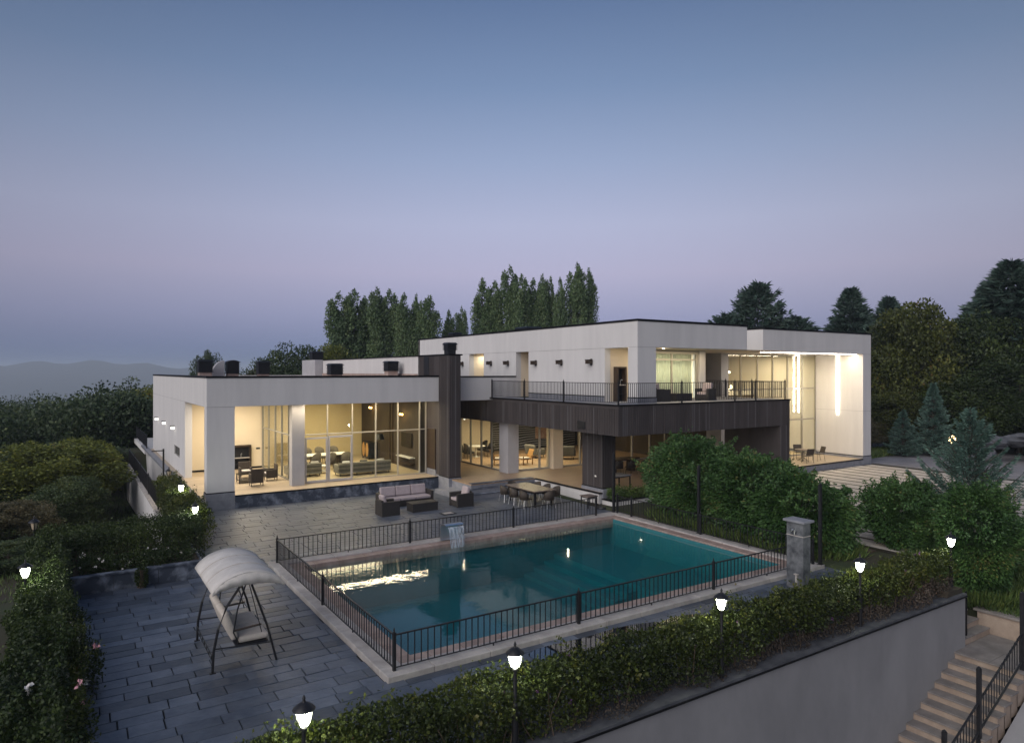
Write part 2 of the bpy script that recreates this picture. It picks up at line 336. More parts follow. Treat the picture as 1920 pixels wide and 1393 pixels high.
# ------------------------------------------------------------------ mesh helpers
class MB:
    def __init__(s): s.v = []; s.f = []
    def box(s, x0, y0, z0, x1, y1, z1):
        x0, x1 = min(x0, x1), max(x0, x1); y0, y1 = min(y0, y1), max(y0, y1); z0, z1 = min(z0, z1), max(z0, z1)
        b = len(s.v)
        s.v += [(x0, y0, z0), (x1, y0, z0), (x1, y1, z0), (x0, y1, z0), (x0, y0, z1), (x1, y0, z1), (x1, y1, z1), (x0, y1, z1)]
        s.f += [(b, b + 3, b + 2, b + 1), (b + 4, b + 5, b + 6, b + 7), (b, b + 1, b + 5, b + 4), (b + 1, b + 2, b + 6, b + 5), (b + 2, b + 3, b + 7, b + 6), (b + 3, b, b + 4, b + 7)]
        return s
    def prism(s, pts, z0, z1):
        b = len(s.v); n = len(pts)
        s.v += [(x, y, z0) for x, y in pts] + [(x, y, z1) for x, y in pts]
        s.f.append(tuple(range(b + n - 1, b - 1, -1))); s.f.append(tuple(range(b + n, b + 2 * n)))
        for i in range(n):
            j = (i + 1) % n
            s.f.append((b + i, b + j, b + n + j, b + n + i))
        return s
    def extrude_y(s, pts, y0, y1):      # pts in (x, z)
        b = len(s.v); n = len(pts)
        s.v += [(x, y0, z) for x, z in pts] + [(x, y1, z) for x, z in pts]
        s.f.append(tuple(range(b, b + n))); s.f.append(tuple(range(b + 2 * n - 1, b + n - 1, -1)))
        for i in range(n):
            j = (i + 1) % n
            s.f.append((b + j, b + i, b + n + i, b + n + j))
        return s
    def tube(s, path, r, n=6, r1=None, cap=True):
        P = [Vector(p) for p in path]
        b0 = len(s.v); m = len(P)
        up = Vector((0, 0, 1))
        for i, p in enumerate(P):
            d = (P[min(i + 1, m - 1)] - P[max(i - 1, 0)]).normalized()
            ref = up if abs(d.z) < 0.95 else Vector((1, 0, 0))
            u = d.cross(ref).normalized(); w = u.cross(d).normalized()
            rr = r if r1 is None else r + (r1 - r) * i / max(1, m - 1)
            for k in range(n):
                a = 2 * math.pi * k / n
                q = p + u * (rr * math.cos(a)) + w * (rr * math.sin(a))
                s.v.append(tuple(q))
        for i in range(m - 1):
            for k in range(n):
                a = b0 + i * n + k; c = b0 + i * n + (k + 1) % n
                s.f.append((a, c, c + n, a + n))
        if cap:
            s.f.append(tuple(b0 + k for k in range(n - 1, -1, -1)))
            s.f.append(tuple(b0 + (m - 1) * n + k for k in range(n)))
        return s
    def lathe(s, prof, cx=0, cy=0, n=12):
        b = len(s.v); m = len(prof)
        for r, z in prof:
            for k in range(n):
                a = 2 * math.pi * (k + 0.5) / n
                s.v.append((cx + r * math.cos(a), cy + r * math.sin(a), z))
        for i in range(m - 1):
            for k in range(n):
                a = b + i * n + k; c = b + i * n + (k + 1) % n
                s.f.append((a, c, c + n, a + n))
        s.f.append(tuple(b + k for k in range(n - 1, -1, -1)))
        s.f.append(tuple(b + (m - 1) * n + k for k in range(n)))
        return s
    def xf(s, start, mat):
        for i in range(start, len(s.v)):
            s.v[i] = tuple(mat @ Vector(s.v[i]))
        return s
    def mesh(s, name, mat, smooth=False):
        me = bpy.data.meshes.new(name)
        me.from_pydata(s.v, [], s.f)
        me.materials.append(mat)
        if smooth:
            me.shade_smooth()
            me.set_sharp_from_angle(angle=R(38))
        me.update()
        return me
    def build(s, name, mat, parent=None, bevel=0, smooth=False, kind=None):
        o = bpy.data.objects.new(name, s.mesh(name, M[mat] if isinstance(mat, str) else mat, smooth))
        COL.objects.link(o)
        if parent: o.parent = parent
        if kind: o['kind'] = kind
        if bevel:
            b = o.modifiers.new('bevel', 'BEVEL'); b.width = bevel; b.segments = 2; b.limit_method = 'ANGLE'; b.angle_limit = R(40)
        return o

def box(name, mat, a, b, parent=None, bevel=0, kind=None):
    return MB().box(*a, *b).build(name, mat, parent, bevel, kind=kind)

def tag(o, label, cat, group=None, kind=None):
    o['label'] = label; o['category'] = cat
    if group: o['group'] = group
    if kind: o['kind'] = kind
    return o

def thing(name, label, cat, loc=(0, 0, 0), rz=0.0, group=None):
    o = bpy.data.objects.new(name, None)
    o.empty_display_size = 0.2
    COL.objects.link(o)
    o.location = loc; o.rotation_euler = (0, 0, rz)
    return tag(o, label, cat, group)

def dup(root, loc, rz=0.0, label=None, scale=None, group=None):
    def cp(o, parent):
        c = o.copy(); COL.objects.link(c); c.parent = parent
        for ch in o.children: cp(ch, c)
        return c
    r = cp(root, None)
    r.location = loc; r.rotation_euler = (0, 0, rz)
    if scale: r.scale = scale if isinstance(scale, tuple) else (scale,) * 3
    if label: r['label'] = label
    if group: r['group'] = group
    return r

def link(name, me, mat, parent=None, loc=None, kind=None):
    o = bpy.data.objects.new(name, me); COL.objects.link(o)
    if parent: o.parent = parent
    if loc: o.location = loc
    if kind: o['kind'] = kind
    return o

def area(name, loc, sx, sy, power, color, rot=(0, 0, 0), spread=None):
    d = bpy.data.lights.new(name, 'AREA'); d.shape = 'RECTANGLE'; d.size = sx; d.size_y = sy
    d.energy = power; d.color = color
    if spread: d.spread = spread
    o = bpy.data.objects.new(name, d); o.location = loc; o.rotation_euler = rot
    COL.objects.link(o)
    return o

def point(name, loc, power, color, radius=0.06, parent=None):
    d = bpy.data.lights.new(name, 'POINT'); d.energy = power; d.color = color; d.shadow_soft_size = radius
    o = bpy.data.objects.new(name, d); o.location = loc; COL.objects.link(o)
    if parent: o.parent = parent
    return o

# ------------------------------------------------------------------ foliage helpers (numpy)
class Noise:
    def __init__(s, seed, k=6, f=1.0):
        g = np.random.default_rng(seed)
        s.d = g.normal(size=(k, 3)) * f; s.p = g.uniform(0, 6.28, k)
    def __call__(s, P): return np.sin(P @ s.d.T + s.p).mean(axis=1)

def unit(a): return a / np.maximum(np.linalg.norm(a, axis=1, keepdims=True), 1e-9)

def leaf_mesh(name, P, mat, length, width, axis=None, tint=None, jitter=1.0, seed=1, up=0.0):
    """one rhombic leaf per point of P; axis = preferred leaf direction"""
    g = np.random.default_rng(seed)
    N = len(P)
    d = g.normal(size=(N, 3))
    d[:, 2] += up
    if axis is not None: d = axis + d * jitter
    d = unit(d)
    r = unit(np.cross(d, g.normal(size=(N, 3))))
    L = (length * g.uniform(0.65, 1.25, N))[:, None]; Wd = (width * g.uniform(0.7, 1.25, N))[:, None]
    nrm = np.cross(d, r)
    V = np.empty((N, 4, 3), np.float32)
    V[:, 0] = P
    V[:, 1] = P + d * L * 0.5 + r * Wd * 0.5 + nrm * Wd * 0.12
    V[:, 2] = P + d * L
    V[:, 3] = P + d * L * 0.5 - r * Wd * 0.5 + nrm * Wd * 0.12
    me = bpy.data.meshes.new(name)
    me.vertices.add(N * 4); me.loops.add(N * 4); me.polygons.add(N)
    me.vertices.foreach_set('co', V.reshape(-1))
    me.loops.foreach_set('vertex_index', np.arange(N * 4, dtype=np.int32))
    me.polygons.foreach_set('loop_start', np.arange(0, N * 4, 4, dtype=np.int32))
    me.update(calc_edges=True)
    if tint is None: tint = g.uniform(0, 1, N)
    at = me.attributes.new('tint', 'FLOAT', 'FACE')
    at.data.foreach_set('value', np.clip(tint, 0, 1).astype(np.float32))
    me.materials.append(M[mat])
    return me

def tint_for(P, seed, f=1.5, spread=0.22):
    g = np.random.default_rng(seed + 99)
    return 0.42 + 0.45 * Noise(seed, 6, f)(P) + g.normal(0, spread, len(P))

# ------------------------------------------------------------------ terrain, far hills
def smooth(a, b, x):
    t = np.clip((x - a) / (b - a), 0, 1); return t * t * (3 - 2 * t)

def ground_z(x, y):
    x = np.asarray(x, float); y = np.asarray(y, float)
    r = np.hypot(x, y); az = np.degrees(np.arctan2(x, y))
    z = np.full(x.shape, 0.10)
    inner = (x > -1.4) & (x < 20.6) & (y > 9.35) & (y < 33.4)
    house = (x > 3.3) & (x < 32) & (y >= 33.4) & (y < 60)
    front = (y <= 9.35) & (x < 23.2) | (x > 21.38) & (x < 23.2) & (y < 11.6)
    z = np.where(front, -4.2, z)
    z = np.where((y <= 10.9) & (x >= 23.2), np.minimum(0.1, -0.93 + 0.30 * (x - 23.4)) - 0.30 * np.clip(9.0 - y, 0, 12), z)
    z = np.where(inner | house, -2.6, z)
    left = (x <= -1.4) & (y > -5)
    z = np.where(left, -1.0 - 0.05 * np.clip(-1.4 - x, 0, 60) - 0.035 * np.clip(y - 24, 0, 60), z)
    z = np.where(left & (y <= 9.35), np.minimum(z, -1.0 - 0.6 * np.clip(9.35 - y, 0, 5)), z)
    garden = (x > -1.4) & (x <= 3.3) & (y > 26.4)
    z = np.where(garden, -1.1 - 0.055 * np.clip(y - 26.4, 0, 60), z)
    fall = smooth(36, 12, az) * smooth(58, 1800, r)
    z = z - 8.0 * smooth(36, 12, az) * smooth(58, 130, r) - 85 * fall
    z = z + 3.0 * smooth(28, 50, az) * smooth(70, 220, r)
    return z

def lines(breaks, lo, hi, step):
    a = set(np.round(np.arange(lo, hi + 0.01, step), 3))
    for b in breaks: a.add(b); a.add(round(b + 0.04, 3))
    far = [130, 160, 200, 260, 350, 500, 750, 1100, 1700, 2600, 4000, 6000, 9000]
    for f in far: a.add(float(f)); a.add(float(-f))
    return np.array(sorted(a))
gx = lines([-1.4, 3.3, 20.6, 21.35, 23.18, 32.0], -110, 116, 4.0)
gy = lines([9.33, 10.88, 11.58, 26.4, 33.38, 60.0], -110, 116, 4.0)
GX, GY = np.meshgrid(gx, gy)
GZ = ground_z(GX, GY) + 0.06 * np.sin(GX * 0.7) * np.cos(GY * 0.6) * (np.hypot(GX, GY) < 120)
V = np.stack([GX.ravel(), GY.ravel(), GZ.ravel()], 1)
nx, ny = len(gx), len(gy)
F = [(j * nx + i, j * nx + i + 1, (j + 1) * nx + i + 1, (j + 1) * nx + i) for j in range(ny - 1) for i in range(nx - 1)]
me = bpy.data.meshes.new('ground'); me.from_pydata(V.tolist(), [], F); me.materials.append(M['soil'])
o = bpy.data.objects.new('ground', me); COL.objects.link(o); o['kind'] = 'structure'

def hills():
    pts = []; az0, az1, n = -40.0, 24.0, 90
    for i in range(n + 1):
        a = az0 + (az1 - az0) * i / n
        h = 22 + 26 * math.exp(-((a - 1.5) / 5.5) ** 2) + 10 * math.exp(-((a + 9) / 7.0) ** 2) + 2.5 * math.sin(a * 1.9) + 1.6 * math.sin(a * 4.3 + 1)
        h -= 30 * max(0, (a - 4) / 12)
        pts.append((a, h))
    v, f = [], []
    rings = [(2700, -90, 0), (3100, 0, 0.45), (3600, 0, 1.0), (4100, -90, 0)]
    for a, h in pts:
        for rr, z0, k in rings:
            z = z0 if k == 0 else -80 + (h + 80) * k * (1 + 0.06 * math.sin(a * 7 + rr))
            v.append((rr * math.sin(R(a)), rr * math.cos(R(a)), z))
    for i in range(n):
        for k in range(3):
            b = i * 4 + k
            f.append((b, b + 4, b + 5, b + 1))
    me = bpy.data.meshes.new('hills'); me.from_pydata(v, [], f); me.materials.append(M['hill']); me.shade_smooth()
    o = bpy.data.objects.new('hills', me); COL.objects.link(o); o['kind'] = 'structure'
hills()

# ------------------------------------------------------------------ terrace paving
terrace = thing('terrace', 'blue grey slate paving terrace around the pool', 'terrace')
terrace['kind'] = 'structure'
POOL_X0, POOL_X1, POOL_Y0, POOL_Y1 = 5.38, 20.32, 12.93, 22.92
bed = MB()
bed.box(-0.4, 10.0, -0.5, POOL_X0 + 0.02, 22.9, -0.03)
bed.box(POOL_X0 + 0.02, 10.0, -0.5, 21.36, POOL_Y0 + 0.02, -0.03)
bed.box(21.36, 11.5, -0.5, 23.4, POOL_Y0 + 0.02, -0.03)
bed.box(POOL_X1 - 0.02, POOL_Y0 + 0.02, -0.5, 21.4, 22.9, -0.03)
bed.box(3.3, 22.9, -0.5, 21.2, 33.3, -0.03)
bed.build('paving_bed', 'mortar', terrace)
cells = []
y = 10.0
g = random.Random(3)
while y < 33.2:
    h = g.uniform(0.33, 0.44)
    y1 = min(y + h, 33.25)
    ym = (y + y1) / 2
    if ym < 11.5: spans = [(-0.1, 21.34)]
    elif ym < POOL_Y0: spans = [(-0.1, 23.3)]
    elif ym < POOL_Y1: spans = [(-0.1, POOL_X0 - 0.01), (POOL_X1 + 0.01, 21.3)]
    elif ym < 26.6: spans = [(3.45, 20.85)]
    else: spans = [(4.0, 20.85)]
    for a, b in spans:
        x = a - g.uniform(0, 0.5)
        while x < b:
            ln = g.choice([0.55, 0.7, 0.85, 0.95, 1.1]) * g.uniform(0.85, 1.15)
            x1 = x + ln
            c0, c1 = max(x, a), min(x1, b)
            if c1 - c0 > 0.12: cells.append((c0, c1, y, y1))
            x = x1
    y = y1
def stone(mb, c, gg):
    x0, x1, y0, y1 = c; j = 0.009
    q = lambda: gg.uniform(-0.007, 0.007)
    top = gg.uniform(-0.006, 0.006)
    P = [(x0 + j + q(), y0 + j + q()), (x1 - j + q(), y0 + j + q()), (x1 - j + q(), y1 - j + q()), (x0 + j + q(), y1 - j + q())]
    b = len(mb.v)
    tz = [top + gg.uniform(-0.003, 0.003) for _ in range(4)]
    e = 0.006
    cx, cy_ = (x0 + x1) / 2, (y0 + y1) / 2
    mb.v += [(px, py, -0.05) for px, py in P] + [(px, py, t - 0.008) for (px, py), t in zip(P, tz)]
    mb.v += [(px + e * (1 if px < cx else -1), py + e * (1 if py < cy_ else -1), t) for (px, py), t in zip(P, tz)]
    for i in range(4):
        k = (i + 1) % 4
        mb.f += [(b + i, b + k, b + 4 + k, b + 4 + i), (b + 4 + i, b + 4 + k, b + 8 + k, b + 8 + i)]
    mb.f.append((b + 8, b + 9, b + 10, b + 11))
FWD = (math.cos(R(57.1)), math.sin(R(57.1))); RGT = (math.sin(R(57.1)), -math.cos(R(57.1)))
def frame_uv(x, y, z):
    t = x * FWD[0] + y * FWD[1]
    return (x * RGT[0] + y * RGT[1]) / t, (6.3 - z) / t, t
def shows(c):
    x, y = (c[0] + c[1]) / 2, (c[2] + c[3]) / 2
    u, v, t = frame_uv(x, y, 0)
    vis = -0.70 < u < 0.76 and v < 0.545 and not (y < 11.4 and x > 2.0 and (v > 0.5 or y < 10.9))
    return vis, (c[1] - c[0]) * (c[3] - c[2]) / t ** 2.6
order = sorted(cells, key=lambda c: (-shows(c)[0], -shows(c)[1]))
gg = random.Random(5)
for c in order[:300]:
    mb = MB(); stone(mb, c, gg); mb.build('paving_stone', 'paver', terrace)
mb = MB()
for c in order[300:]: stone(mb, c, gg)
mb.build('far_paving', 'paver_far', terrace, kind='stuff')

# a thin film of water standing on the paving by the pool's front kerb
def puddle(name, label, pts, z=0.010):
    mb = MB(); mb.prism(pts, z - 0.006, z)
    o = mb.build(name, 'puddle'); o['kind'] = 'structure'
    return o
M['darkcoping'] = mk('dark wall coping', (0.050, 0.053, 0.060), (0.105, 0.108, 0.118), scale=3, rough=0.7, bump=0.3)
M['puddle'] = glassmat('standing water', (0.45, 0.47, 0.5), 0.05, 0.02, 1.8)
def blob(cx, cy, rx, ry, seed, n=26):
    gg = random.Random(seed); ph = [gg.uniform(0, 6.28) for _ in range(4)]
    out = []
    for i in range(n):
        a = 2 * math.pi * i / n
        k = 1 + 0.16 * math.sin(2 * a + ph[0]) + 0.12 * math.sin(3 * a + ph[1]) + 0.07 * math.sin(5 * a + ph[2])
        out.append((cx + rx * k * math.cos(a), cy + ry * k * math.sin(a)))
    return out
puddle('puddle', '', blob(10.3, 12.35, 1.7, 0.42, 4))
puddle('puddle', '', blob(13.2, 11.9, 1.3, 0.5, 9))

# ------------------------------------------------------------------ swimming pool
pool = thing('swimming_pool', 'large rectangular swimming pool with pale stone kerb behind black railings', 'pool', (0, 0, 0))
WX0, WX1, WY0, WY1 = 6.28, 19.35, 13.80, 22.22
D = -1.75
b = MB()
b.box(WX0 - 0.2, WY0 - 0.2, D - 0.2, WX1 + 0.2, WY1 + 0.2, D)
b.box(WX0 - 0.2, WY0 - 0.2, D, WX0, WY1 + 0.2, 0.02)
b.box(WX1, WY0 - 0.2, D, WX1 + 0.2, WY1 + 0.2, 0.02)
b.box(WX0, WY0 - 0.2, D, WX1, WY0, 0.02)
b.box(WX0, WY1, D, WX1, WY1 + 0.2, 0.02)
b.build('basin', 'tile', pool)
box('shallow_shelf', 'tile', (16.4, WY0 + 0.003, D + 0.003), (WX1 - 0.003, WY1 - 0.003, -1.05), pool)
for i, (x0, z) in enumerate([(15.9, -1.25), (15.4, -1.43), (14.9, -1.6)]):
    box('pool_step', 'tile', (x0, 17.4, D + 0.003), (x0 + 0.497, WY1 - 0.003, z), pool)
# kerb: outer pale stones, inner pink margin
def ring(x0, x1, y0, y1, w, z0, z1, name, mat, step, bev):
    gg = random.Random(int(x0 * 100) + 1)
    def run(ax, a, b_, c0, c1):
        t = a
        while t < b_ - 0.05:
            ln = step * gg.uniform(0.8, 1.2); e = min(t + ln, b_)
            if b_ - e < 0.35: e = b_
            dz = gg.uniform(-0.004, 0.004)
            if ax == 'x': box(name, mat, (t + 0.004, c0, z0), (e - 0.004, c1, z1 + dz), pool, bev)
            else: box(name, mat, (c0, t + 0.004, z0), (c1, e - 0.004, z1 + dz), pool, bev)
            t = e
    run('x', x0, x1, y0, y0 + w); run('x', x0, x1, y1 - w, y1)
    run('y', y0 + w, y1 - w, x0, x0 + w); run('y', y0 + w, y1 - w, x1 - w, x1)
ring(POOL_X0, POOL_X1, POOL_Y0, POOL_Y1, 0.5, -0.3, 0.12, 'kerb_stone', 'coping', 1.15, 0.02)
ring(POOL_X0 + 0.5, POOL_X1 - 0.5, POOL_Y0 + 0.5, POOL_Y1 - 0.5, 0.40, -0.3, 0.075, 'margin_stone', 'pinkstone', 0.9, 0.012)
def water():
    nx, ny = 90, 60
    zz = -0.045
    v = []; f = []
    wob = Noise(11, 8, 1.6); wob2 = Noise(12, 8, 4.0)
    xs = np.linspace(WX0 - 0.06, WX1 + 0.06, nx); ys = np.linspace(WY0 - 0.06, WY1 + 0.06, ny)
    XX, YY = np.meshgrid(xs, ys)
    P = np.stack([XX.ravel(), YY.ravel(), np.zeros(XX.size)], 1)
    fx, fy = 11.75, 21.6
    rr = np.hypot(P[:, 0] - fx, P[:, 1] - fy)
    amp = 0.0010 + 0.0035 * np.exp(-rr / 3.2)
    Z = zz + amp * wob(P) * 1.2 + amp * 0.5 * wob2(P) + 0.006 * np.exp(-rr / 1.4) * np.sin(rr * 13)
    v = [(p[0], p[1], z) for p, z in zip(P, Z)]
    for j in range(ny - 1):
        for i in range(nx - 1):
            b = j * nx + i; f.append((b, b + 1, b + nx + 1, b + nx))
    nb = len(v); v += [(p[0], p[1], D - 0.1) for p in P[[0, nx - 1, nx * ny - 1, nx * (ny - 1)]]]
    f.append((nb + 3, nb + 2, nb + 1, nb))
    edge = [list(range(0, nx)), list(range(nx - 1, nx * ny, nx)), list(range(nx * ny - 1, nx * (ny - 1) - 1, -1)), list(range(nx * (ny - 1), -1, -nx))]
    for k, e in enumerate(edge):
        f.append(tuple(reversed(e)) + (nb + k, nb + (k + 1) % 4))
    me = bpy.data.meshes.new('pool_water'); me.from_pydata(v, [], f); me.materials.append(M['water'])
    sm = np.zeros(len(f), bool); sm[:(nx - 1) * (ny - 1)] = True
    me.polygons.foreach_set('use_smooth', sm)
    me.update()
    o = bpy.data.objects.new('pool_water', me); COL.objects.link(o); o['kind'] = 'structure'
water()

# ------------------------------------------------------------------ railings
def finial(mb, x, y, z, w):
    mb.lathe([(w * 0.75, z), (w * 0.75, z + 0.012), (w * 0.45, z + 0.02), (w * 0.6, z + 0.045), (0.004, z + 0.10)], x, y, 8)
SHARED = {}
def bar_mesh(key, h, w=0.0095):
    if key not in SHARED:
        SHARED[key] = MB().box(-w, -w, 0, w, w, h).mesh('bar', M['black'])
    return SHARED[key]
def railing(name, label, p0, p1, z, posts, n_bars, h, post_w=0.032, post_h=0.10, group=None, cat='railing', bottom=0.06, last_post=True, feet=()):
    x0, y0 = p0; x1, y1 = p1
    L = math.hypot(x1 - x0, y1 - y0); ux, uy = (x1 - x0) / L, (y1 - y0) / L
    t = thing(name, label, cat, (x0, y0, z), math.atan2(uy, ux), group)
    for s in posts:
        mb = MB(); mb.box(s - post_w, -post_w, 0, s + post_w, post_w, h + 0.04)
        finial(mb, s, 0, h + 0.04, post_w)
        mb.build('post', 'black', t)
    box('top_rail', 'black', (0.0, -0.018, h - 0.028), (L, 0.018, h), t)
    box('bottom_rail', 'black', (0.0, -0.014, bottom), (L, 0.014, bottom + 0.018), t)
    for s in feet:
        box('foot', 'black', (s - 0.012, -0.012, 0), (s + 0.012, 0.012, bottom), t)
    me = bar_mesh((round(h, 3), bottom), h - 0.028 - bottom - 0.018)
    for i in range(n_bars):
        s = L * (i + 1) / (n_bars + 1)
        if min(abs(s - q) for q in posts) < post_w + 0.02: continue
        o = bpy.data.objects.new('bar', me); COL.objects.link(o); o.parent = t; o.location = (s, 0, bottom + 0.018)
    return t
FX0, FX1, FY0, FY1, FZ = 5.62, 20.08, 13.17, 22.68, 0.115
railing('pool_fence', 'low black bar fence along the front edge of the pool, nearest the hedge', (FX0, FY0), (FX1, FY0), FZ, [0, 4.85, 9.72, 14.42], 93, 0.76, feet=(2.4, 7.3, 12.1), group='pool fence sides', cat='fence')
railing('pool_fence', 'low black bar fence along the pool side facing the canopy swing', (FX0, FY0 + 0.07), (FX0, FY1), FZ, [4.7, 9.44], 62, 0.76, feet=(2.4, 7.1), group='pool fence sides', cat='fence')
railing('pool_fence', 'low black bar fence along the far edge of the pool, behind the steel water spout', (FX0 + 0.07, FY1), (18.95, FY1), FZ, [4.6, 9.05, 13.28], 84, 0.76, feet=(2.3, 6.8, 11.2), group='pool fence sides', cat='fence')
railing('pool_fence', 'low black bar fence along the pool side in front of the tall shrubs', (FX1, FY0 + 0.1), (FX1, 22.62), FZ, [0.2, 4.6, 8.4, 9.3], 60, 0.76, feet=(2.4, 6.8), group='pool fence sides', cat='fence')
for i, (x, y, lab) in enumerate([(20.08, 22.8, 'tall thin black steel post at the pool corner beside the big pillar'), (20.19, 18.05, 'tall thin black steel post standing before the shrubs midway along the pool'), (20.2, 13.02, 'tall thin black steel post right behind the stone shower pillar')]):
    t = thing('steel_post', lab, 'post', (x, y, 0.118), 0, 'tall black posts beside the pool')
    mb = MB(); mb.box(-0.045, -0.045, 0.012, 0.045, 0.045, 2.55); mb.build('pole', 'black', t)
    box('base_plate', 'black', (-0.08, -0.08, 0), (0.08, 0.08, 0.012), t)
    mb = MB(); mb.lathe([(0.05, 2.55), (0.05, 2.57), (0.02, 2.60), (0.004, 2.63)], 0, 0, 8); mb.build('cap', 'black', t)

# steel water spout on the far kerb
t = thing('water_spout', 'curved stainless steel water spout on the far pool kerb', 'water spout', (11.75, 22.25, 0.118))
t.scale = (1.0, 1.0, 1.2)
pts = [(0.0, 0.16), (0.0, 0.40)] + [(-0.0 - 0.26 + 0.26 * math.cos(a), 0.40 + 0.16 * math.sin(a)) for a in np.linspace(0, math.pi * 0.78, 10)[1:]]
outer = [(y, z) for y, z in pts]; inner = [(y * 0.93 - 0.006, z - 0.014 if i > 1 else z) for i, (y, z) in enumerate(pts)]
mb = MB(); b0 = len(mb.v)
prof = [(0.20 + y, z) for y, z in [(0, 0.0), (0, 0.40)] + [(-0.28 + 0.28 * math.cos(a), 0.40 + 0.13 * math.sin(a)) for a in np.linspace(0, math.pi * 0.72, 12)[1:]]]
prof2 = [(0.20 + y, z) for y, z in [(-0.02, 0.0), (-0.02, 0.40)] + [(-0.28 + 0.26 * math.cos(a), 0.40 + 0.11 * math.sin(a)) for a in np.linspace(0, math.pi * 0.72, 12)[1:]]]
loop = prof + prof2[::-1]
n_ = len(loop)
mb.v += [(-0.36, a, z) for a, z in loop] + [(0.36, a, z) for a, z in loop]
for i in range(n_):
    j = (i + 1) % n_; mb.f.append((i, j, n_ + j, n_ + i))
h_ = len(prof)
for i in range(h_ - 1):
    for off in (0, n_):
        mb.f.append((off + i, off + i + 1, off + n_ - 2 - i, off + n_ - 1 - i))
mb.build('hood', 'steel', t, smooth=True)
box('foot', 'steel', (-0.40, 0.10, 0.0), (0.40, 0.26, 0.016), t, 0.004)
mb = MB()
for q in range(2):
    a = len(mb.v)
    xs = np.linspace(-0.33, 0.33, 12); zs = np.linspace(0.46, -0.14, 9)
    for z in zs:
        k = (0.46 - z) / 0.62
        for x in xs:
            w = 1 - 0.18 * k
            mb.v.append((x * w + 0.012 * math.sin(9 * z + 5 * x), -0.30 - 0.18 * math.sqrt(k) + 0.012 * math.sin(23 * x + 4 * z) - 0.012 * q, z))
    for j in range(8):
        for i in range(11):
            p = a + j * 12 + i; mb.f.append((p, p + 1, p + 13, p + 12))
mb.build('water_sheet', 'water_fall', t, smooth=True)

# stone shower pillar
t = thing('shower_pillar', 'weathered slate shower pillar with taps and a flat cap', 'shower pillar', (17.86, 12.2, 0.0))
box('shaft', 'stonepost', (-0.175, -0.27, 0), (0.175, 0.27, 1.52), t, 0.006)
box('stone_band', 'coping', (-0.182, -0.277, 1.522), (0.182, 0.277, 1.545), t)
box('upper_block', 'stonepost', (-0.175, -0.27, 1.547), (0.175, 0.27, 1.92), t, 0.006)
box('cap', 'basegrey', (-0.25, -0.35, 1.922), (0.25, 0.35, 1.99), t, 0.012)
for yy in (-0.07, 0.07):
    mb = MB(); mb.tube([(-0.175, yy, 1.70), (-0.24, yy, 1.70)], 0.022, 8); mb.tube([(-0.235, yy, 1.66), (-0.235, yy, 1.75)], 0.012, 6); mb.build('tap', 'steel', t, smooth=True)
mb = MB(); mb.tube([(-0.2, 0.0, 1.56), (-0.2, 0.0, 1.72), (-0.26, 0.0, 1.74), (-0.30, 0.0, 1.70)], 0.014, 8); mb.build('spout', 'steel', t, smooth=True)
mb = MB(); mb.box(-0.23, -0.1, 0, -0.18, -0.05, 0.42); mb.box(-0.26, -0.13, 0.42, -0.176, -0.02, 0.45); mb.build('tap_stand', 'coping', t)

# ------------------------------------------------------------------ the villa
villa = thing('villa', 'modern white flat-roofed villa with dark brown balcony slab and lit glass walls', 'house')
ONE_PIECE = {'sliding_door', 'side_window', 'niche_window'}
def vb(name, mat, *bx, bevel=0, kind=None, parent=None):
    if name in ONE_PIECE or len(bx) == 1:
        mb = MB()
        for b in bx: mb.box(*b)
        return mb.build(name, mat, parent or villa, bevel, kind=kind)
    return [MB().box(*b).build(name, mat, parent or villa, bevel, kind=kind) for b in bx][0]
ZF = 0.60                     # main floor
# --- left wing: raised base
vb('base_slab', 'plaster', (4.92, 33.32, -2.2, 16.78, 60.0, 0.55))
vb('floor_edge', 'trim', (6.36, 33.26, 0.552, 16.78, 33.34, 0.604))
vb('porch_floor', 'porchfloor', (4.94, 33.34, 0.552, 16.78, 56.8, 0.60))
x = 6.36
gg = random.Random(2)
while x < 16.7:
    e = min(x + gg.uniform(1.1, 1.5), 16.78)
    if 16.78 - e < 0.4: e = 16.78
    vb('plinth_panel', 'slate', (x + 0.003, 33.28, -0.04, e - 0.003, 33.32, 0.55))
    x = e
vb('corner_pillar', 'plaster', (5.15, 33.30, 0.80, 6.35, 33.92, 4.68), bevel=0.008)
vb('pillar_base', 'basegrey', (5.12, 33.27, -0.05, 6.355, 33.95, 0.40), (5.12, 33.27, 0.405, 6.355, 33.95, 0.755))
vb('pillar_strip', 'trim', (5.13, 33.28, 0.757, 6.36, 33.94, 0.798))
vb('front_fascia', 'plaster', (5.15, 33.30, 4.684, 16.80, 33.92, 6.0), bevel=0.008)
vb('side_fascia', 'plaster', (5.15, 33.922, 4.684, 5.50, 56.9, 6.0))
vb('side_wall', 'plaster', (5.15, 40.2, 0.60, 5.50, 42.3, 4.68), (5.15, 44.7, 0.60, 5.50, 56.9, 4.68), (5.15, 42.3, 0.60, 5.50, 44.7, 1.45), (5.15, 42.3, 2.0, 5.50, 44.7, 4.68))
vb('wall_joint', 'joint', (5.143, 34.0, 4.676, 5.16, 56.9, 4.69), (5.143, 33.293, 4.676, 6.36, 33.305, 4.69))
vb('roof_trim', 'trim', (5.12, 33.27, 6.002, 16.80, 33.95, 6.09), (5.12, 33.95, 6.002, 5.53, 56.9, 6.09))
vb('rear_wall', 'plaster', (5.50, 56.55, 0.6, 16.8, 56.9, 6.0))
vb('roof_deck', 'pinkroof', (5.50, 33.92, 5.55, 16.8, 56.55, 5.70))
vb('porch_ceiling', 'plaster', (5.50, 33.92, 4.70, 16.8, 45.2, 4.86))
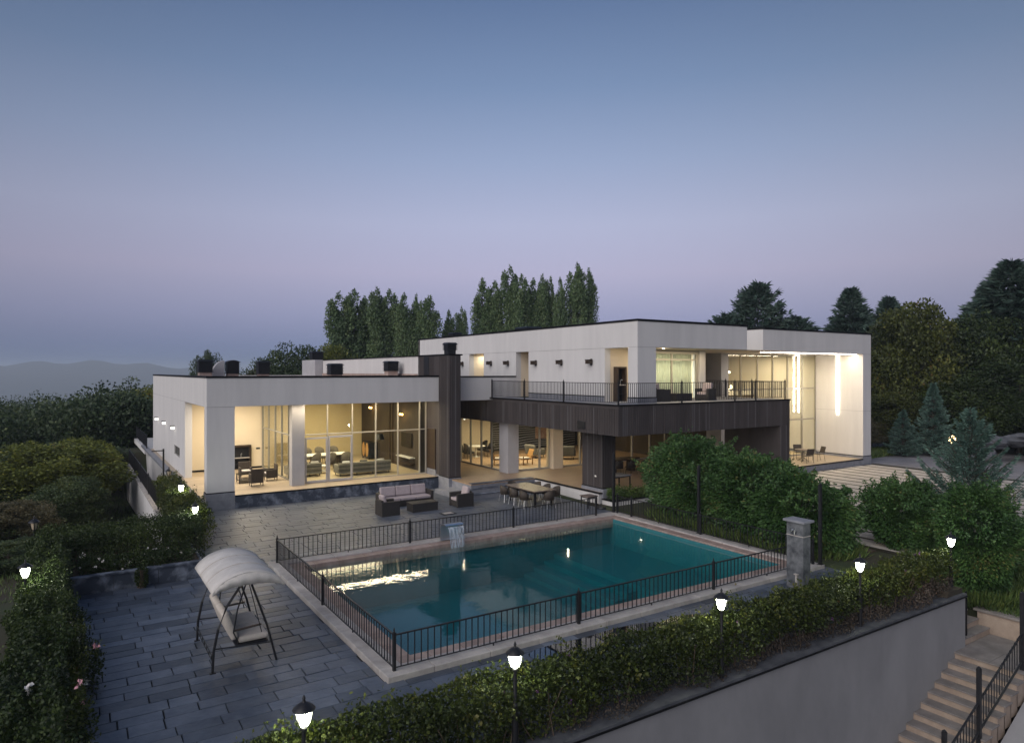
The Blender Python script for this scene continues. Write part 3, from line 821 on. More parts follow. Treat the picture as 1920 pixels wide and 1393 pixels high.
vb('porch_wall', 'cream', (5.50, 42.2, 0.6, 9.75, 42.5, 4.698))
vb('porch_skirting', 'trim', (5.52, 42.17, 0.602, 9.6, 42.198, 0.70))
wn_ = vb('side_window', 'alu', (5.20, 42.3, 1.45, 5.30, 44.7, 1.50), (5.20, 42.3, 1.95, 5.30, 44.7, 2.0), (5.20, 42.3, 1.50, 5.30, 42.38, 1.95), (5.20, 43.46, 1.50, 5.30, 43.54, 1.95), (5.20, 44.62, 1.50, 5.30, 44.7, 1.95))
vb('pane', 'tv', (5.24, 42.38, 1.5, 5.26, 44.62, 1.95), parent=wn_)
vb('porch_column', 'columngrey', (9.25, 34.42, 0.6, 9.88, 34.92, 4.70), bevel=0.006)
# --- living room shell
vb('living_room_wall', 'ochre', (9.55, 45.0, 0.6, 16.8, 45.2, 4.698), (9.55, 42.5, 0.6, 9.75, 45.0, 4.698))
vb('living_room_floor', 'roomfloor', (9.66, 34.90, 0.602, 16.78, 44.99, 0.612))
vb('dark_wall', 'clad_in', (16.80, 35.9, 0.6, 17.0, 44.99, 4.698))
# --- glazing of the left wing
def glazing(name, axis, c, a0, a1, z0, z1, mull, bars, fr=0.045, mat='alulight', dep=0.05):
    """frame + one pane per bay; axis 'x' runs along x at y=c, axis 'y' along y at x=c"""
    root = bpy.data.objects.new(name, None); COL.objects.link(root); root.parent = villa
    mb = lambda u0, u1, w0, w1, d: (MB().box(u0, c - d, w0, u1, c + d, w1) if axis == 'x' else MB().box(c - d, u0, w0, c + d, u1, w1))
    us = [a0] + list(mull) + [a1]; zs = [z0] + list(bars) + [z1]
    for u in us:
        mb(u - fr / 2, u + fr / 2, z0, z1, dep).build('mullion', mat, root)
    for z in zs:
        for i in range(len(us) - 1):
            mb(us[i] + fr / 2, us[i + 1] - fr / 2, z - fr / 2 if z not in (z0, z1) else (z if z == z0 else z - fr), z + fr / 2 if z not in (z0, z1) else (z + fr if z == z0 else z), dep * 0.9).build('transom', mat, root)
    for i in range(len(us) - 1):
        for k in range(len(zs) - 1):
            mb(us[i] + fr / 2 - 0.004, us[i + 1] - fr / 2 + 0.004, zs[k] + 0.02, zs[k + 1] - 0.02, 0.005).build('pane', 'glass', root)
    return root
gA = glazing('front_glazing', 'x', 34.80, 9.92, 16.74, 0.602, 4.698, [11.15, 12.48, 13.78, 15.06, 16.36], [3.08], fr=0.055)
vb('sliding_door', 'columngrey', (9.99, 34.73, 0.62, 10.07, 34.78, 2.94), (11.06, 34.73, 0.62, 11.14, 34.78, 2.94), (10.07, 34.73, 2.85, 11.06, 34.78, 2.94), (10.07, 34.73, 0.62, 11.06, 34.78, 0.74))
vb('sliding_door', 'columngrey', (11.19, 34.73, 0.62, 11.27, 34.78, 2.98), (12.38, 34.73, 0.62, 12.46, 34.78, 2.98), (11.27, 34.73, 2.88, 12.38, 34.78, 2.98), (11.27, 34.73, 0.62, 12.38, 34.78, 0.74))
glazing('side_glazing', 'y', 9.62, 34.98, 42.16, 0.602, 4.698, [36.4, 37.8, 39.2, 40.7], [2.98], fr=0.06, mat='alu')
# --- dark chimney wall between left wing and entrance
def ribs(name, plane, c, a0, a1, z0, z1, pitch=0.115, w=0.055, d=0.028, sign=-1, seed=1, parent=None, mat='clad'):
    gg = random.Random(seed); mb = MB(); ml_ = MB(); a = a0 + 0.01
    while a + w < a1:
        ww = w * gg.uniform(0.75, 1.15); dd = d * gg.uniform(0.6, 1.2)
        q_ = ml_ if gg.random() < 0.14 else mb
        if plane == 'x': q_.box(c, a, z0, c + sign * dd, a + ww, z1)
        else: q_.box(a, c, z0, a + ww, c + sign * dd, z1)
        a += pitch
    o = mb.build(name, mat, parent or villa); o['kind'] = 'stuff'
    if ml_.v: ml_.build(name, 'clad_pale', parent or villa, kind='stuff')
    return o
vb('chimney_wall', 'clad', (16.80, 32.10, 0.70, 17.50, 35.9, 7.15))
ribs('cladding', 'x', 16.80, 32.1, 33.28, 0.72, 7.13, seed=3)
ribs('cladding', 'x', 16.80, 33.95, 35.9, 6.1, 7.13, seed=4)
ribs('cladding', 'y', 32.10, 16.80, 17.5, 0.72, 7.13, seed=5)
vb('chimney_slot', 'louvre', (16.76, 34.45, 6.1, 16.80, 35.1, 7.12))
vb('chimney_base', 'basegrey', (16.77, 32.06, -0.05, 17.53, 33.26, 0.655))
vb('chimney_strip', 'trim', (16.785, 32.075, 0.657, 17.515, 33.26, 0.698))
vb('chimney_top', 'trim', (16.76, 32.06, 7.152, 17.60, 35.95, 7.23))
nd = vb('service_door', 'wooddark', (16.74, 33.62, 0.95, 16.798, 34.66, 3.15))
vb('door_base', 'basegrey', (16.75, 33.60, 0.602, 16.799, 34.68, 0.93), parent=nd)
vb('wall_strip', 'clad_in', (16.40, 34.88, 0.602, 16.80, 35.0, 4.698))
# --- middle block behind the left wing roof
vb('mid_block_wall', 'plaster', (16.80, 35.902, 4.87, 17.1, 53.5, 7.16))
vb('mid_block_base', 'pinkroof', (16.72, 35.96, 5.72, 16.798, 53.5, 6.16))
vb('mid_block_roof', 'trim', (16.76, 35.96, 7.162, 18.8, 53.5, 7.22))
vb('mid_block_rear', 'plaster', (17.1, 53.3, 4.87, 18.8, 53.5, 7.16), (18.6, 36.2, 4.87, 18.8, 53.3, 7.16))
vb('mid_block_end', 'columngrey', (16.2, 53.6, 4.87, 17.6, 57.2, 7.22))
# --- entrance recess and white parapet
vb('entry_parapet', 'plaster', (17.52, 33.30, 4.684, 21.815, 33.62, 5.98), bevel=0.006)
vb('entry_parapet_trim', 'trim', (17.52, 33.26, 5.982, 21.80, 33.66, 6.05))
vb('entry_ceiling', 'clad', (17.0, 33.62, 4.70, 21.8, 38.2, 4.84))
vb('entry_roof', 'basegrey', (17.1, 33.66, 4.842, 21.8, 44.0, 5.2))
vb('entry_back_wall', 'cream', (17.0, 38.0, 0.6, 20.64, 38.2, 4.698))
vb('entry_side', 'clad', (17.3, 33.3, 0.6, 17.506, 38.0, 4.698))
vb('chimney_foot', 'basegrey', (16.80, 33.262, 0.4, 17.49, 35.9, 0.699))
# --- porch platform and steps
vb('porch_platform', 'plaster', (20.87, 24.72, -0.2, 32.4, 42.0, 0.545))
vb('step_platform', 'basegrey', (16.95, 30.0, -0.2, 20.868, 42.0, 0.545))
vb('porch_platform_edge', 'trim', (20.82, 24.66, 0.547, 20.95, 29.98, 0.604), (20.95, 24.64, 0.547, 31.28, 24.74, 0.604))
vb('porch_deck', 'deckfloor', (20.95, 24.74, 0.547, 32.4, 32.5, 0.60), (16.95, 30.0, 0.547, 20.95, 38.0, 0.60), (20.95, 32.5, 0.547, 33.2, 42.0, 0.598))
vb('porch_step', 'basegrey', (16.55, 29.62, -0.04, 20.868, 29.998, 0.40))
vb('porch_step', 'basegrey', (16.3, 29.24, -0.04, 20.867, 29.618, 0.20))
vb('porch_step', 'basegrey', (15.95, 30.0, -0.04, 16.948, 32.05, 0.20))
for z, y0 in ((0.4, 29.60), (0.2, 29.22)):
    vb('step_nosing', 'slate', (16.5, y0, z + 0.002, 20.866, y0 + 0.36, z + 0.035))
vb('step_nosing', 'slate', (17.0, 29.98, 0.603, 20.80, 30.34, 0.63))
# --- balcony slab
SX0, SX1, SY0, SZ0, SZ1 = 20.06, 32.12, 22.46, 3.46, 4.78
vb('balcony_slab', 'clad', (SX0, SY0, SZ0, SX1, 33.0, SZ1))
vb('entry_beam', 'clad', (SX0, 33.002, SZ0, 20.7, 38.0, 4.68))
ribs('cladding', 'x', SX0, SY0, 37.9, SZ0 + 0.002, SZ1 - 0.12, pitch=0.115, seed=6)
ribs('cladding', 'y', SY0, SX0, SX1, SZ0 + 0.002, SZ1 - 0.002, pitch=0.115, seed=7)
vb('balcony_edge', 'trim', (SX0 - 0.05, SY0 - 0.05, 4.782, SX1 + 0.04, SY0 + 0.10, 4.84), (SX0 - 0.05, SY0 + 0.10, 4.782, SX0 + 0.10, 33.28, 4.84))
vb('balcony_floor', 'basegrey', (SX0 + 0.10, SY0 + 0.10, 4.782, SX1 + 0.03, 28.3, 4.83), (SX0 + 0.10, 28.3, 4.782, 21.8, 33.29, 4.83))
vb('porch_soffit', 'clad_in', (20.72, 24.0, 3.44, 31.3, 32.9, 3.458))
vb('vent_panel', 'black', (SX0 - 0.05, 24.72, 3.62, SX0 - 0.034, 25.3, 4.0))
vb('leg_wall', 'clad', (31.32, SY0 + 0.003, 0.05, SX1 - 0.003, 26.1, SZ0 - 0.002))
ribs('cladding', 'y', SY0 + 0.003, 31.32, SX1, 0.06, SZ0 - 0.003, seed=8)
# big pillar
vb('big_pillar', 'clad', (21.05, 24.72, 0.80, 21.88, 26.2, 3.438))
ribs('cladding', 'x', 21.05, 24.72, 26.2, 0.81, 3.43, seed=9)
ribs('cladding', 'y', 24.72, 21.05, 21.88, 0.81, 3.43, seed=10)
vb('big_pillar_base', 'basegrey', (21.02, 24.60, -0.04, 21.91, 26.23, 0.755))
vb('big_pillar_strip', 'trim', (21.03, 24.66, 0.757, 21.90, 26.22, 0.798))
vb('wall_socket', 'white', (21.012, 25.1, 1.28, 21.02, 25.22, 1.36))
# --- porch glazing and columns
vb('entry_column', 'columngrey', (20.52, 32.15, 0.6, 21.25, 33.05, 3.458), bevel=0.006)
vb('inner_column', 'cream', (23.72, 32.2, 0.6, 24.42, 32.9, 3.438), bevel=0.006)
glazing('entry_glazing', 'y', 20.72, 33.1, 37.96, 0.602, 3.458, [34.2, 35.4, 36.7], [], fr=0.09, mat='alu')
glazing('porch_glazing', 'x', 32.60, 21.27, 33.2, 0.602, 3.438, [23.0, 23.72, 24.45, 26.0, 28.1, 30.25, 31.8], [], fr=0.10, mat='alulight')
# middle room shell
vb('middle_room_wall', 'cream', (20.64, 38.202, 0.6, 20.80, 42.0, 3.6), (20.80, 41.8, 0.6, 33.4, 42.0, 3.6))
vb('middle_room_side', 'clad_in', (33.2, 28.6, 0.3, 33.4, 41.8, 3.438))
vb('middle_room_ceiling', 'plaster', (20.80, 32.92, 3.46, 33.4, 42.0, 3.62))
mw = vb('wave_panel', 'darkpanel', (25.2, 41.70, 0.62, 33.0, 41.795, 3.2))
mb = MB()
for k in range(14):
    z = 0.75 + k * 0.17
    mb.tube([(25.25 + 0.5 * i, 41.69 - 0.01, z + 0.07 * math.sin(i * 0.9 + k * 0.5)) for i in range(16)], 0.022, 5)
o = mb.build('wave_rib', 'columngrey', mw); o['kind'] = 'stuff'
# --- upper block (left part of the upper storey)
BX, BY0, BY1, BZ0, BZ1, BF = 21.82, 23.14, 46.6, 4.83, 8.62, 7.43
vb('upper_fascia', 'plaster', (BX, BY0, BF, 29.52, BY0 + 0.35, BZ1), (BX, BY0 + 0.35, BF, BX + 0.35, BY1, BZ1), (29.17, BY0 + 0.35, BF, 29.52, 27.0, BZ1), bevel=0.008)
vb('upper_wall', 'plaster', (BX, 25.42, BZ0, BX + 0.35, 32.0, BF - 0.002), (BX, 33.3, BZ0, BX + 0.35, 37.0, BF - 0.002), (BX, 38.85, BZ0, BX + 0.35, BY1, BF - 0.002))
vb('wall_joint', 'joint', (BX - 0.007, 23.0 + 0.2, BF - 0.008, BX + 0.01, BY1, BF + 0.006), (BX - 0.004, BY0 - 0.007, BF - 0.008, 23.0, BY0 + 0.01, BF + 0.006))
vb('upper_corner_pillar', 'plaster', (BX, BY0, BZ0 + 0.28, 23.0, 23.78, BF - 0.002), bevel=0.008)
vb('upper_base_band', 'basegrey', (BX - 0.02, BY0 - 0.02, BZ0, 23.02, 23.80, BZ0 + 0.23), (BX - 0.02, 25.42, BZ0, BX - 0.002, 32.0, BZ0 + 0.23))
vb('upper_base_strip', 'trim', (BX - 0.025, BY0 - 0.025, BZ0 + 0.232, 23.025, 23.80, BZ0 + 0.278), (BX - 0.025, 25.42, BZ0 + 0.232, BX - 0.002, 32.0, BZ0 + 0.278))
vb('upper_roof_trim', 'trim', (BX - 0.03, BY0 - 0.03, BZ1 + 0.002, 29.55, BY0 + 0.38, BZ1 + 0.10), (BX - 0.03, BY0 + 0.38, BZ1 + 0.002, BX + 0.38, BY1, BZ1 + 0.10), (29.15, BY0 + 0.38, BZ1 + 0.002, 29.55, 27.4, BZ1 + 0.10))
vb('upper_roof', 'basegrey', (BX + 0.35, BY0 + 0.35, BF + 0.02, 29.17, BY1 - 0.2, 8.3), (29.17, 27.3, BF + 0.02, 33.3, BY1 - 0.2, 8.3))
vb('upper_rear_wall', 'plaster', (BX, BY1 - 0.25, BZ0, 34.0, BY1 + 0.01, BZ1 - 0.01))
vb('link_fascia', 'plaster', (29.52, 27.0, BF + 0.004, 33.28, 27.3, BZ1))
vb('upper_soffit', 'cream', (BX + 0.35, BY0 + 0.35, BF - 0.01, 33.28, 28.35, BF + 0.018))
# recess niches in the upper left wall
for y0, y1 in ((32.0, 33.3), (37.0, 38.85)):
    vb('niche_back', 'cream', (BX + 1.3, y0, BZ0, BX + 1.4, y1, BF), (BX + 0.35, y1, BZ0, BX + 1.4, y1 + 0.12, BF), (BX + 0.35, y0 - 0.12, BZ0, BX + 1.4, y0, BF))
    vb('niche_ceiling', 'cream', (BX + 0.35, y0 - 0.12, BF, BX + 1.4, y1 + 0.12, BF + 0.02))
    d = vb('niche_window', 'alu', (BX + 0.75, y0 + 0.002, BZ0, BX + 0.80, y0 + 0.06, 6.9), (BX + 1.24, y0 + 0.002, BZ0, BX + 1.29, y0 + 0.06, 6.9), (BX + 0.80, y0 + 0.002, 6.84, BX + 1.24, y0 + 0.06, 6.9))
    vb('pane', 'curtain', (BX + 0.80, y0 + 0.01, BZ0, BX + 1.24, y0 + 0.03, 6.84), parent=d)
# balcony room
vb('balcony_room_wall', 'cream', (BX + 0.35, 25.46, BZ0, 23.45, 25.7, BF - 0.012), (22.2, 31.0, BZ0, 29.2, 31.2, BF - 0.012), (28.95, 25.7, BZ0, 29.15, 31.0, BF - 0.012))
gB = glazing('balcony_glazing', 'x', 25.55, 23.5, 28.45, 4.832, 7.30, [24.6, 26.5, 28.35], [6.92], fr=0.07)
vb('glazing_head', 'alulight', (23.45, 25.5, 7.30, 28.5, 25.62, BF - 0.012))
vb('lit_column', 'plaster', (28.5, 25.40, BZ0, 28.94, 25.9, BF - 0.012))
cur = MB(); n_ = 160
for i in range(n_):
    x0 = 23.6 + 4.75 * i / n_
    cur.v += [(x0, 25.85 + 0.05 * math.sin(i * 0.85) + 0.02 * math.sin(i * 0.31), 4.86), (x0, 25.85 + 0.045 * math.sin(i * 0.85 + 0.3), 7.28)]
for i in range(n_ - 1): cur.f.append((2 * i, 2 * i + 2, 2 * i + 3, 2 * i + 1))
cu = cur.build('curtain', 'curtain', smooth=True); tag(cu, 'pale pleated curtain hanging behind the balcony sliding doors', 'curtain')
sm_ = cu.modifiers.new('thick', 'SOLIDIFY'); sm_.thickness = 0.004
# --- right hall with double-height glazing
CX0, CX1, CY0, CZ1 = 33.28, 44.43, 25.0, 8.72
vb('hall_fascia', 'plaster', (CX0, CY0, BF, CX1, CY0 + 0.35, CZ1), (CX0, CY0 + 0.35, BF, CX0 + 0.35, 27.0, CZ1), (CX1 - 0.35, CY0 + 0.35, BF, CX1, 42.0, CZ1), bevel=0.008)
vb('hall_side_wall', 'plaster', (43.50, CY0, 0.78, CX1, 42.0, BF - 0.003), bevel=0.006)
vb('wall_joint', 'joint', (43.493, CY0 + 0.02, 3.70, 43.51, 28.35, 3.715), (43.496, CY0 - 0.007, 3.70, CX1 + 0.002, CY0 + 0.01, 3.715), (CX0, CY0 - 0.007, BF - 0.006, CX1 + 0.002, CY0 + 0.01, BF + 0.006))
vb('hall_wall_base', 'basegrey', (43.48, CY0 - 0.02, 0.1, CX1 + 0.02, 42.0, 0.735))
vb('hall_wall_strip', 'trim', (43.475, CY0 - 0.025, 0.737, CX1 + 0.025, 42.0, 0.778))
vb('hall_roof_trim', 'trim', (CX0 - 0.03, CY0 - 0.03, CZ1 + 0.002, CX1 + 0.03, CY0 + 0.38, CZ1 + 0.10), (CX0 - 0.03, CY0 + 0.38, CZ1 + 0.002, CX0 + 0.38, 27.3, CZ1 + 0.10), (CX1 - 0.38, CY0 + 0.38, CZ1 + 0.002, CX1 + 0.03, 42.0, CZ1 + 0.10))
vb('hall_soffit', 'plaster', (CX0 + 0.35, CY0 + 0.35, BF + 0.004, 43.5, 42.0, BF + 0.10))
vb('hall_roof', 'basegrey', (CX0 + 0.35, CY0 + 0.38, 8.1, CX1 - 0.36, 42.0, 8.3))
vb('hall_terrace', 'basegrey', (32.15, CY0, -0.1, 43.48, 28.5, 0.545))
vb('hall_terrace_edge', 'trim', (32.13, CY0 - 0.03, 0.547, 43.47, CY0 + 0.08, 0.604))
vb('hall_terrace_floor', 'porchfloor', (32.13, CY0 + 0.08, 0.547, 43.48, 28.45, 0.60))
vb('hall_column', 'columngrey', (33.0, 27.75, 0.6, 33.66, 28.9, BF - 0.012), bevel=0.006)
glazing('hall_glazing', 'x', 28.41, 33.68, 43.46, 0.602, 7.42, [35.57, 37.2, 38.77, 40.36, 41.94], [3.05, 5.15], fr=0.085, mat='alu')
vb('hall_wall', 'ochre', (33.66, 36.0, 0.6, 43.5, 36.2, BF), (33.45, 28.92, 3.64, 33.64, 36.2, BF), (33.45, 28.92, 0.6, 33.64, 36.2, 3.62))
vb('hall_floor', 'roomfloor', (33.64, 28.46, 0.40, 43.49, 36.0, 0.598))
vb('hall_gallery', 'plaster', (33.66, 33.4, 4.55, 43.48, 36.0, 4.83))
# planter in front of the porch
vb('planter_wall', 'plaster', (20.93, 23.78, -0.04, 31.3, 23.92, 0.30), (20.93, 23.92, -0.04, 21.03, 24.58, 0.30), bevel=0.01)
vb('planter_coping', 'trim', (20.90, 23.75, 0.302, 31.3, 23.96, 0.35), (20.90, 23.96, 0.302, 21.06, 24.59, 0.35))
vb('planter_soil', 'earth', (21.03, 23.92, -0.04, 31.3, 24.6, 0.22))
# ramp side of the left wing
vb('ledge', 'basegrey', (4.60, 35.0, 0.48, 4.918, 60.0, 0.62))
vb('rear_terrace', 'plaster', (4.60, 57.0, 0.2, 9.0, 66.8, 0.56))

# ---- roof vents
def vent(label, x, y, z, w, h, base_h, round_top=False, mat='pinkroof', yw=None):
    t = thing('roof_vent', label, 'roof vent', (x, y, z), 0, 'louvred roof vents')
    yw = yw or w
    box('stack', mat, (-w * 0.42, -yw * 0.42, 0), (w * 0.42, yw * 0.42, base_h), t)
    mb = MB()
    n = 6
    for k in range(n):
        zz = base_h + (h - base_h - 0.1) * k / n
        e = 0.02
        mb.box(-w / 2 - e, -yw / 2 - e, zz + 0.02, w / 2 + e, yw / 2 + e, zz + 0.045)
    mb.box(-w / 2 + 0.03, -yw / 2 + 0.03, base_h + 0.001, w / 2 - 0.03, yw / 2 - 0.03, h - 0.1)
    o = mb.build('louvres', 'louvre', t); o['kind'] = 'stuff'
    if round_top:
        mb = MB(); pts = [(-w / 2 - 0.06 - 0.0, h - 0.11)] + [(-w / 2 - 0.04 + (w + 0.08) * k / 8, h - 0.1 + 0.1 * math.sin(math.pi * k / 8)) for k in range(9)] + [(w / 2 + 0.06, h - 0.11)]
        mb.extrude_y(pts, -yw / 2 - 0.05, yw / 2 + 0.05); mb.build('hood', 'louvre', t)
    else:
        mb = MB(); e = 0.05
        b = len(mb.v)
        a, c = w / 2 + e, yw / 2 + e
        mb.v += [(-a, -c, h - 0.1), (a, -c, h - 0.1), (a, c, h - 0.1), (-a, c, h - 0.1), (-a * 0.75, -c * 0.75, h), (a * 0.75, -c * 0.75, h), (a * 0.75, c * 0.75, h), (-a * 0.75, c * 0.75, h)]
        mb.f += [(0, 3, 2, 1), (4, 5, 6, 7), (0, 1, 5, 4), (1, 2, 6, 5), (2, 3, 7, 6), (3, 0, 4, 7)]
        mb.build('hood', 'louvre', t)
    return t
vent('black louvred vent on a pink stack at the outer corner of the left roof', 5.95, 39.0, 5.70, 0.72, 1.22, 0.55)
t = vent('black louvred vent with a curved metal cowl beside it on the left roof', 7.5, 40.0, 5.70, 0.66, 1.22, 0.48, True)
mb = MB(); mb.extrude_y([(-1.15, 0), (-0.45, 0), (-0.45, 1.2)] + [(-0.45 - 0.7 * math.sin(a), 0.0 + 1.2 * math.cos(a)) for a in np.linspace(0.1, 1.5, 8)], -0.25, 0.25); mb.build('curved_cowl', 'columngrey', t)
vent('third black louvred vent from the outer corner of the left roof', 9.13, 40.0, 5.70, 0.66, 1.20, 0.45)
vent('slanted-top black vent on the left roof before the pink-based wall', 13.94, 42.0, 5.70, 0.82, 1.10, 0.40)
vent('black vent on a pink stack next to the dark chimney wall', 16.1, 38.2, 5.70, 0.72, 1.22, 0.62)
vent('black louvred chimney cap on top of the dark brown chimney wall', 17.2, 32.75, 7.232, 0.55, 0.62, 0.2, mat='louvre')
vent('flat black vent on the upper roof near its far end', 24.6, 46.0, 8.3, 0.8, 0.95, 0.1, mat='louvre')
vent('wide black vent on the upper roof in front of the poplars', 27.0, 39.5, 8.3, 1.5, 1.10, 0.1, mat='louvre')
vent('small black vent on the grey block end behind the left roof', 16.7, 55.0, 7.222, 0.9, 0.7, 0.1, mat='louvre')

# ---- balcony railings
railing('balcony_railing', 'black bar railing on the balcony side above the dining table', (SX0 + 0.03, 33.2), (SX0 + 0.03, SY0 + 0.03), 4.84, [0.05, 3.35, 6.75, 10.7], 88, 0.95, 0.03, group='balcony railings', bottom=0.07)
railing('balcony_railing', 'black bar railing along the balcony front above the big shrubs', (SX0 + 0.1, SY0 + 0.03), (31.75, SY0 + 0.03), 4.84, [3.85, 7.6, 9.2, 11.6], 92, 0.95, 0.03, group='balcony railings', bottom=0.07)
railing('balcony_railing', 'black bar railing on the balcony end towards the tall lit hall', (31.75, SY0 + 0.12), (31.75, 28.2), 4.835, [2.0, 3.8, 5.68], 44, 0.95, 0.03, group='balcony railings', bottom=0.07)
t = railing('rear_railing', 'dense black railing on the ledge beyond the left wing', (4.75, 57.0), (4.75, 66.5), 0.622, [0.1, 3.2, 6.3, 9.4], 70, 0.95, 0.03, bottom=0.07)

# ------------------------------------------------------------------ retaining wall, stairs, low walls
t = thing('retaining_wall', 'long grey plastered retaining wall below the front hedge', 'wall', (0, 0, 0))
box('wall_face', 'plaster_grey', (-6.0, 9.30, -4.4), (21.37, 9.62, -0.06), t)
box('wall_coping', 'darkcoping', (-6.0, 9.26, -0.058), (21.38, 9.95, 0.0), t)
box('drip_edge', 'trim', (-6.0, 9.24, -0.095), (21.39, 9.30, -0.06), t)
box('corner_rod', 'trim', (21.375, 9.27, -1.2), (21.42, 9.32, 0.05), t)
box('hedge_bed', 'earth', (-6.0, 9.95, -0.3), (21.4, 10.12, -0.01), t)
st = thing('stone_stairs', 'pale stone stairs going down along the grey retaining wall', 'stairs')
for i in range(16):
    x1 = 20.74 - i * 0.365; z = -1.52 - (i + 1) * 0.18
    a = len(st.children)
    box('riser', 'stairriser', (x1 - 0.36 - 0.02, 7.66, z - 0.6), (x1 + 0.02, 9.297, z - 0.04), st)
    box('tread', 'stairstone', (x1 - 0.40, 7.62, z - 0.038), (x1 + 0.02, 9.296, z), st, 0.008)
box('riser', 'stairriser', (20.76, 7.66, -2.4), (23.0, 9.297, -1.56), st)
for k, (y0, y1) in enumerate([(7.62, 8.46), (8.468, 9.36)]):
    for j, (x0, x1) in enumerate([(20.72, 21.8), (21.808, 23.04)]):
        box('landing_slab', 'stairstone', (x0, y0, -1.558), (x1, y1, -1.52), st, 0.006)
for i in range(7):
    y0 = 9.37 + i * 0.30; z = -1.52 + (i + 1) * 0.19
    box('riser', 'stairriser', (21.43, y0, z - 0.7), (23.04, y0 + 0.32, z - 0.04), st)
    box('tread', 'stairstone', (21.43, y0 - 0.02, z - 0.038), (23.04, y0 + 0.31, z), st, 0.008)
lw = thing('low_wall', 'low plastered wall with stone coping beside the stair landing', 'wall')
box('wall_body', 'stairriser', (23.05, 6.8, -2.6), (23.45, 9.7, -0.93), lw)
box('wall_coping', 'stairstone', (23.0, 6.75, -0.928), (23.8, 9.8, -0.86), lw, 0.01)
side = MB(); side.extrude_y([(13.5, -6.2), (22.9, -6.2), (22.9, -2.2), (20.9, -2.0), (14.6, -5.15), (13.5, -5.6)], 5.4, 7.58); tag(side.build('stair_footing', 'plaster_grey'), 'rough grey sloping footing along the open side of the stairs', 'footing')
rl = thing('stair_railing', 'black sloping bar railing on the open side of the stairs', 'railing')
def rz_(x): return -1.52 - max(0, (20.74 - x)) / 0.365 * 0.18
for x, top in ((20.97, 0.48), (18.54, -0.91), (16.84, -1.96), (15.1, -2.9)):
    mb = MB(); mb.box(x - 0.045, 7.72, rz_(x) - 0.25, x + 0.045, 7.81, top); mb.lathe([(0.05, top), (0.05, top + 0.02), (0.004, top + 0.06)], x, 7.765, 8); mb.build('post', 'black', rl)
for nm, dz in (('top_rail', 0.95), ('bottom_rail', 0.22)):
    mb = MB(); x0, x1 = 20.93, 14.9
    mb.extrude_y([(x1, rz_(x1) + dz - 0.02), (x0, rz_(20.74) + dz - 0.02), (x0, rz_(20.74) + dz + 0.02), (x1, rz_(x1) + dz + 0.02)], 7.745, 7.785); mb.build(nm, 'black', rl)
bm_ = MB().box(-0.009, -0.009, 0, 0.009, 0.009, 0.70).mesh('bar', M['black'])
x = 20.8
while x > 15.0:
    if min(abs(x - q) for q in (20.97, 18.54, 16.84, 15.1)) > 0.08:
        o = link('bar', bm_, None, rl, (x, 7.765, rz_(x) + 0.235))
    x -= 0.145
# planter wall behind the swing
pw = thing('slate_planter', 'low dark slate planter wall behind the canopy swing', 'planter')
for i, (x0, x1) in enumerate([(-0.1, 1.05), (1.06, 2.2), (2.21, 3.4)]):
    box('slate_panel', 'slate', (x0, 22.80, -0.04), (x1, 22.86, 0.44), pw)
box('side_panel', 'slate', (3.41, 22.80, -0.04), (3.47, 26.1, 0.44), pw)
box('coping', 'slate', (-0.12, 22.76, 0.442), (3.50, 22.98, 0.50), pw, 0.006)
box('soil', 'earth', (-0.1, 22.862, -0.04), (3.408, 26.1, 0.40), pw)
# white ramp wall with black fence
rw = thing('ramp_wall', 'stained white ramp wall topped by a dense black fence', 'wall')
box('wall_body', 'plaster', (3.32, 35.6, -3.2), (3.58, 54.7, -0.22), rw)
box('wall_top', 'coping', (3.28, 35.55, -0.218), (3.62, 54.7, -0.14), rw)
rf = railing('ramp_fence', 'dense black vertical bar fence on top of the stained white ramp wall', (3.45, 35.7), (3.45, 54.6), -0.138, [0.1, 4.8, 9.5, 14.2, 18.8], 130, 1.0, 0.035, cat='fence')
rp = MB(); rp.v += [(3.6, 34.5, -0.9), (4.9, 34.5, -0.9), (4.9, 66, -1.9), (3.6, 66, -1.9)]; rp.f.append((0, 1, 2, 3))
ro = rp.build('ramp', 'gravel'); ro['kind'] = 'structure'
sm_ = ro.modifiers.new('thick', 'SOLIDIFY'); sm_.thickness = 0.25; sm_.offset = -1
# ---- driveway of concrete strips
yard = MB(); yard.box(23.42, 12.0, -0.2, 27.2, 24.98, 0.186); yard.box(27.2, 9.9, -0.2, 44.9, 24.98, 0.186); yard.box(21.45, 12.95, -0.2, 23.42, 23.7, 0.10)
M['joint_soil'] = mk('dark joint soil', (0.016, 0.014, 0.010), (0.026, 0.024, 0.014), scale=3, rough=1.0)
yo = yard.build('lawn_bed', 'joint_soil'); yo['kind'] = 'structure'
dw = thing('driveway', 'driveway of pale concrete strips with dark joints', 'driveway'); dw['kind'] = 'structure'
gg = random.Random(8); x = 23.5
while x < 44.3:
    w = 0.85
    y0 = 9.9 if x > 27.2 else 12.3
    box('concrete_strip', 'concrete', (x, y0 + gg.uniform(-0.15, 0.15), 0.05), (x + w, (23.6 if x < 32.1 else 24.9) + gg.uniform(-0.1, 0.04), 0.197 + gg.uniform(-0.002, 0.002)), dw, 0.004)
    x += 1.10
yp = MB(); yp.box(44.9, 4.0, -0.2, 58.0, 34.0, 0.21); yo = yp.build('yard_pavement', 'gravel'); yo['kind'] = 'structure'
fp = MB(); fp.prism([(21.5, 12.95), (23.35, 12.95), (24.2, 15.5), (25.0, 20.0), (23.6, 20.2), (22.4, 16.0)], 0.0, 0.125); fo = fp.build('path', 'earth'); fo['kind'] = 'structure'

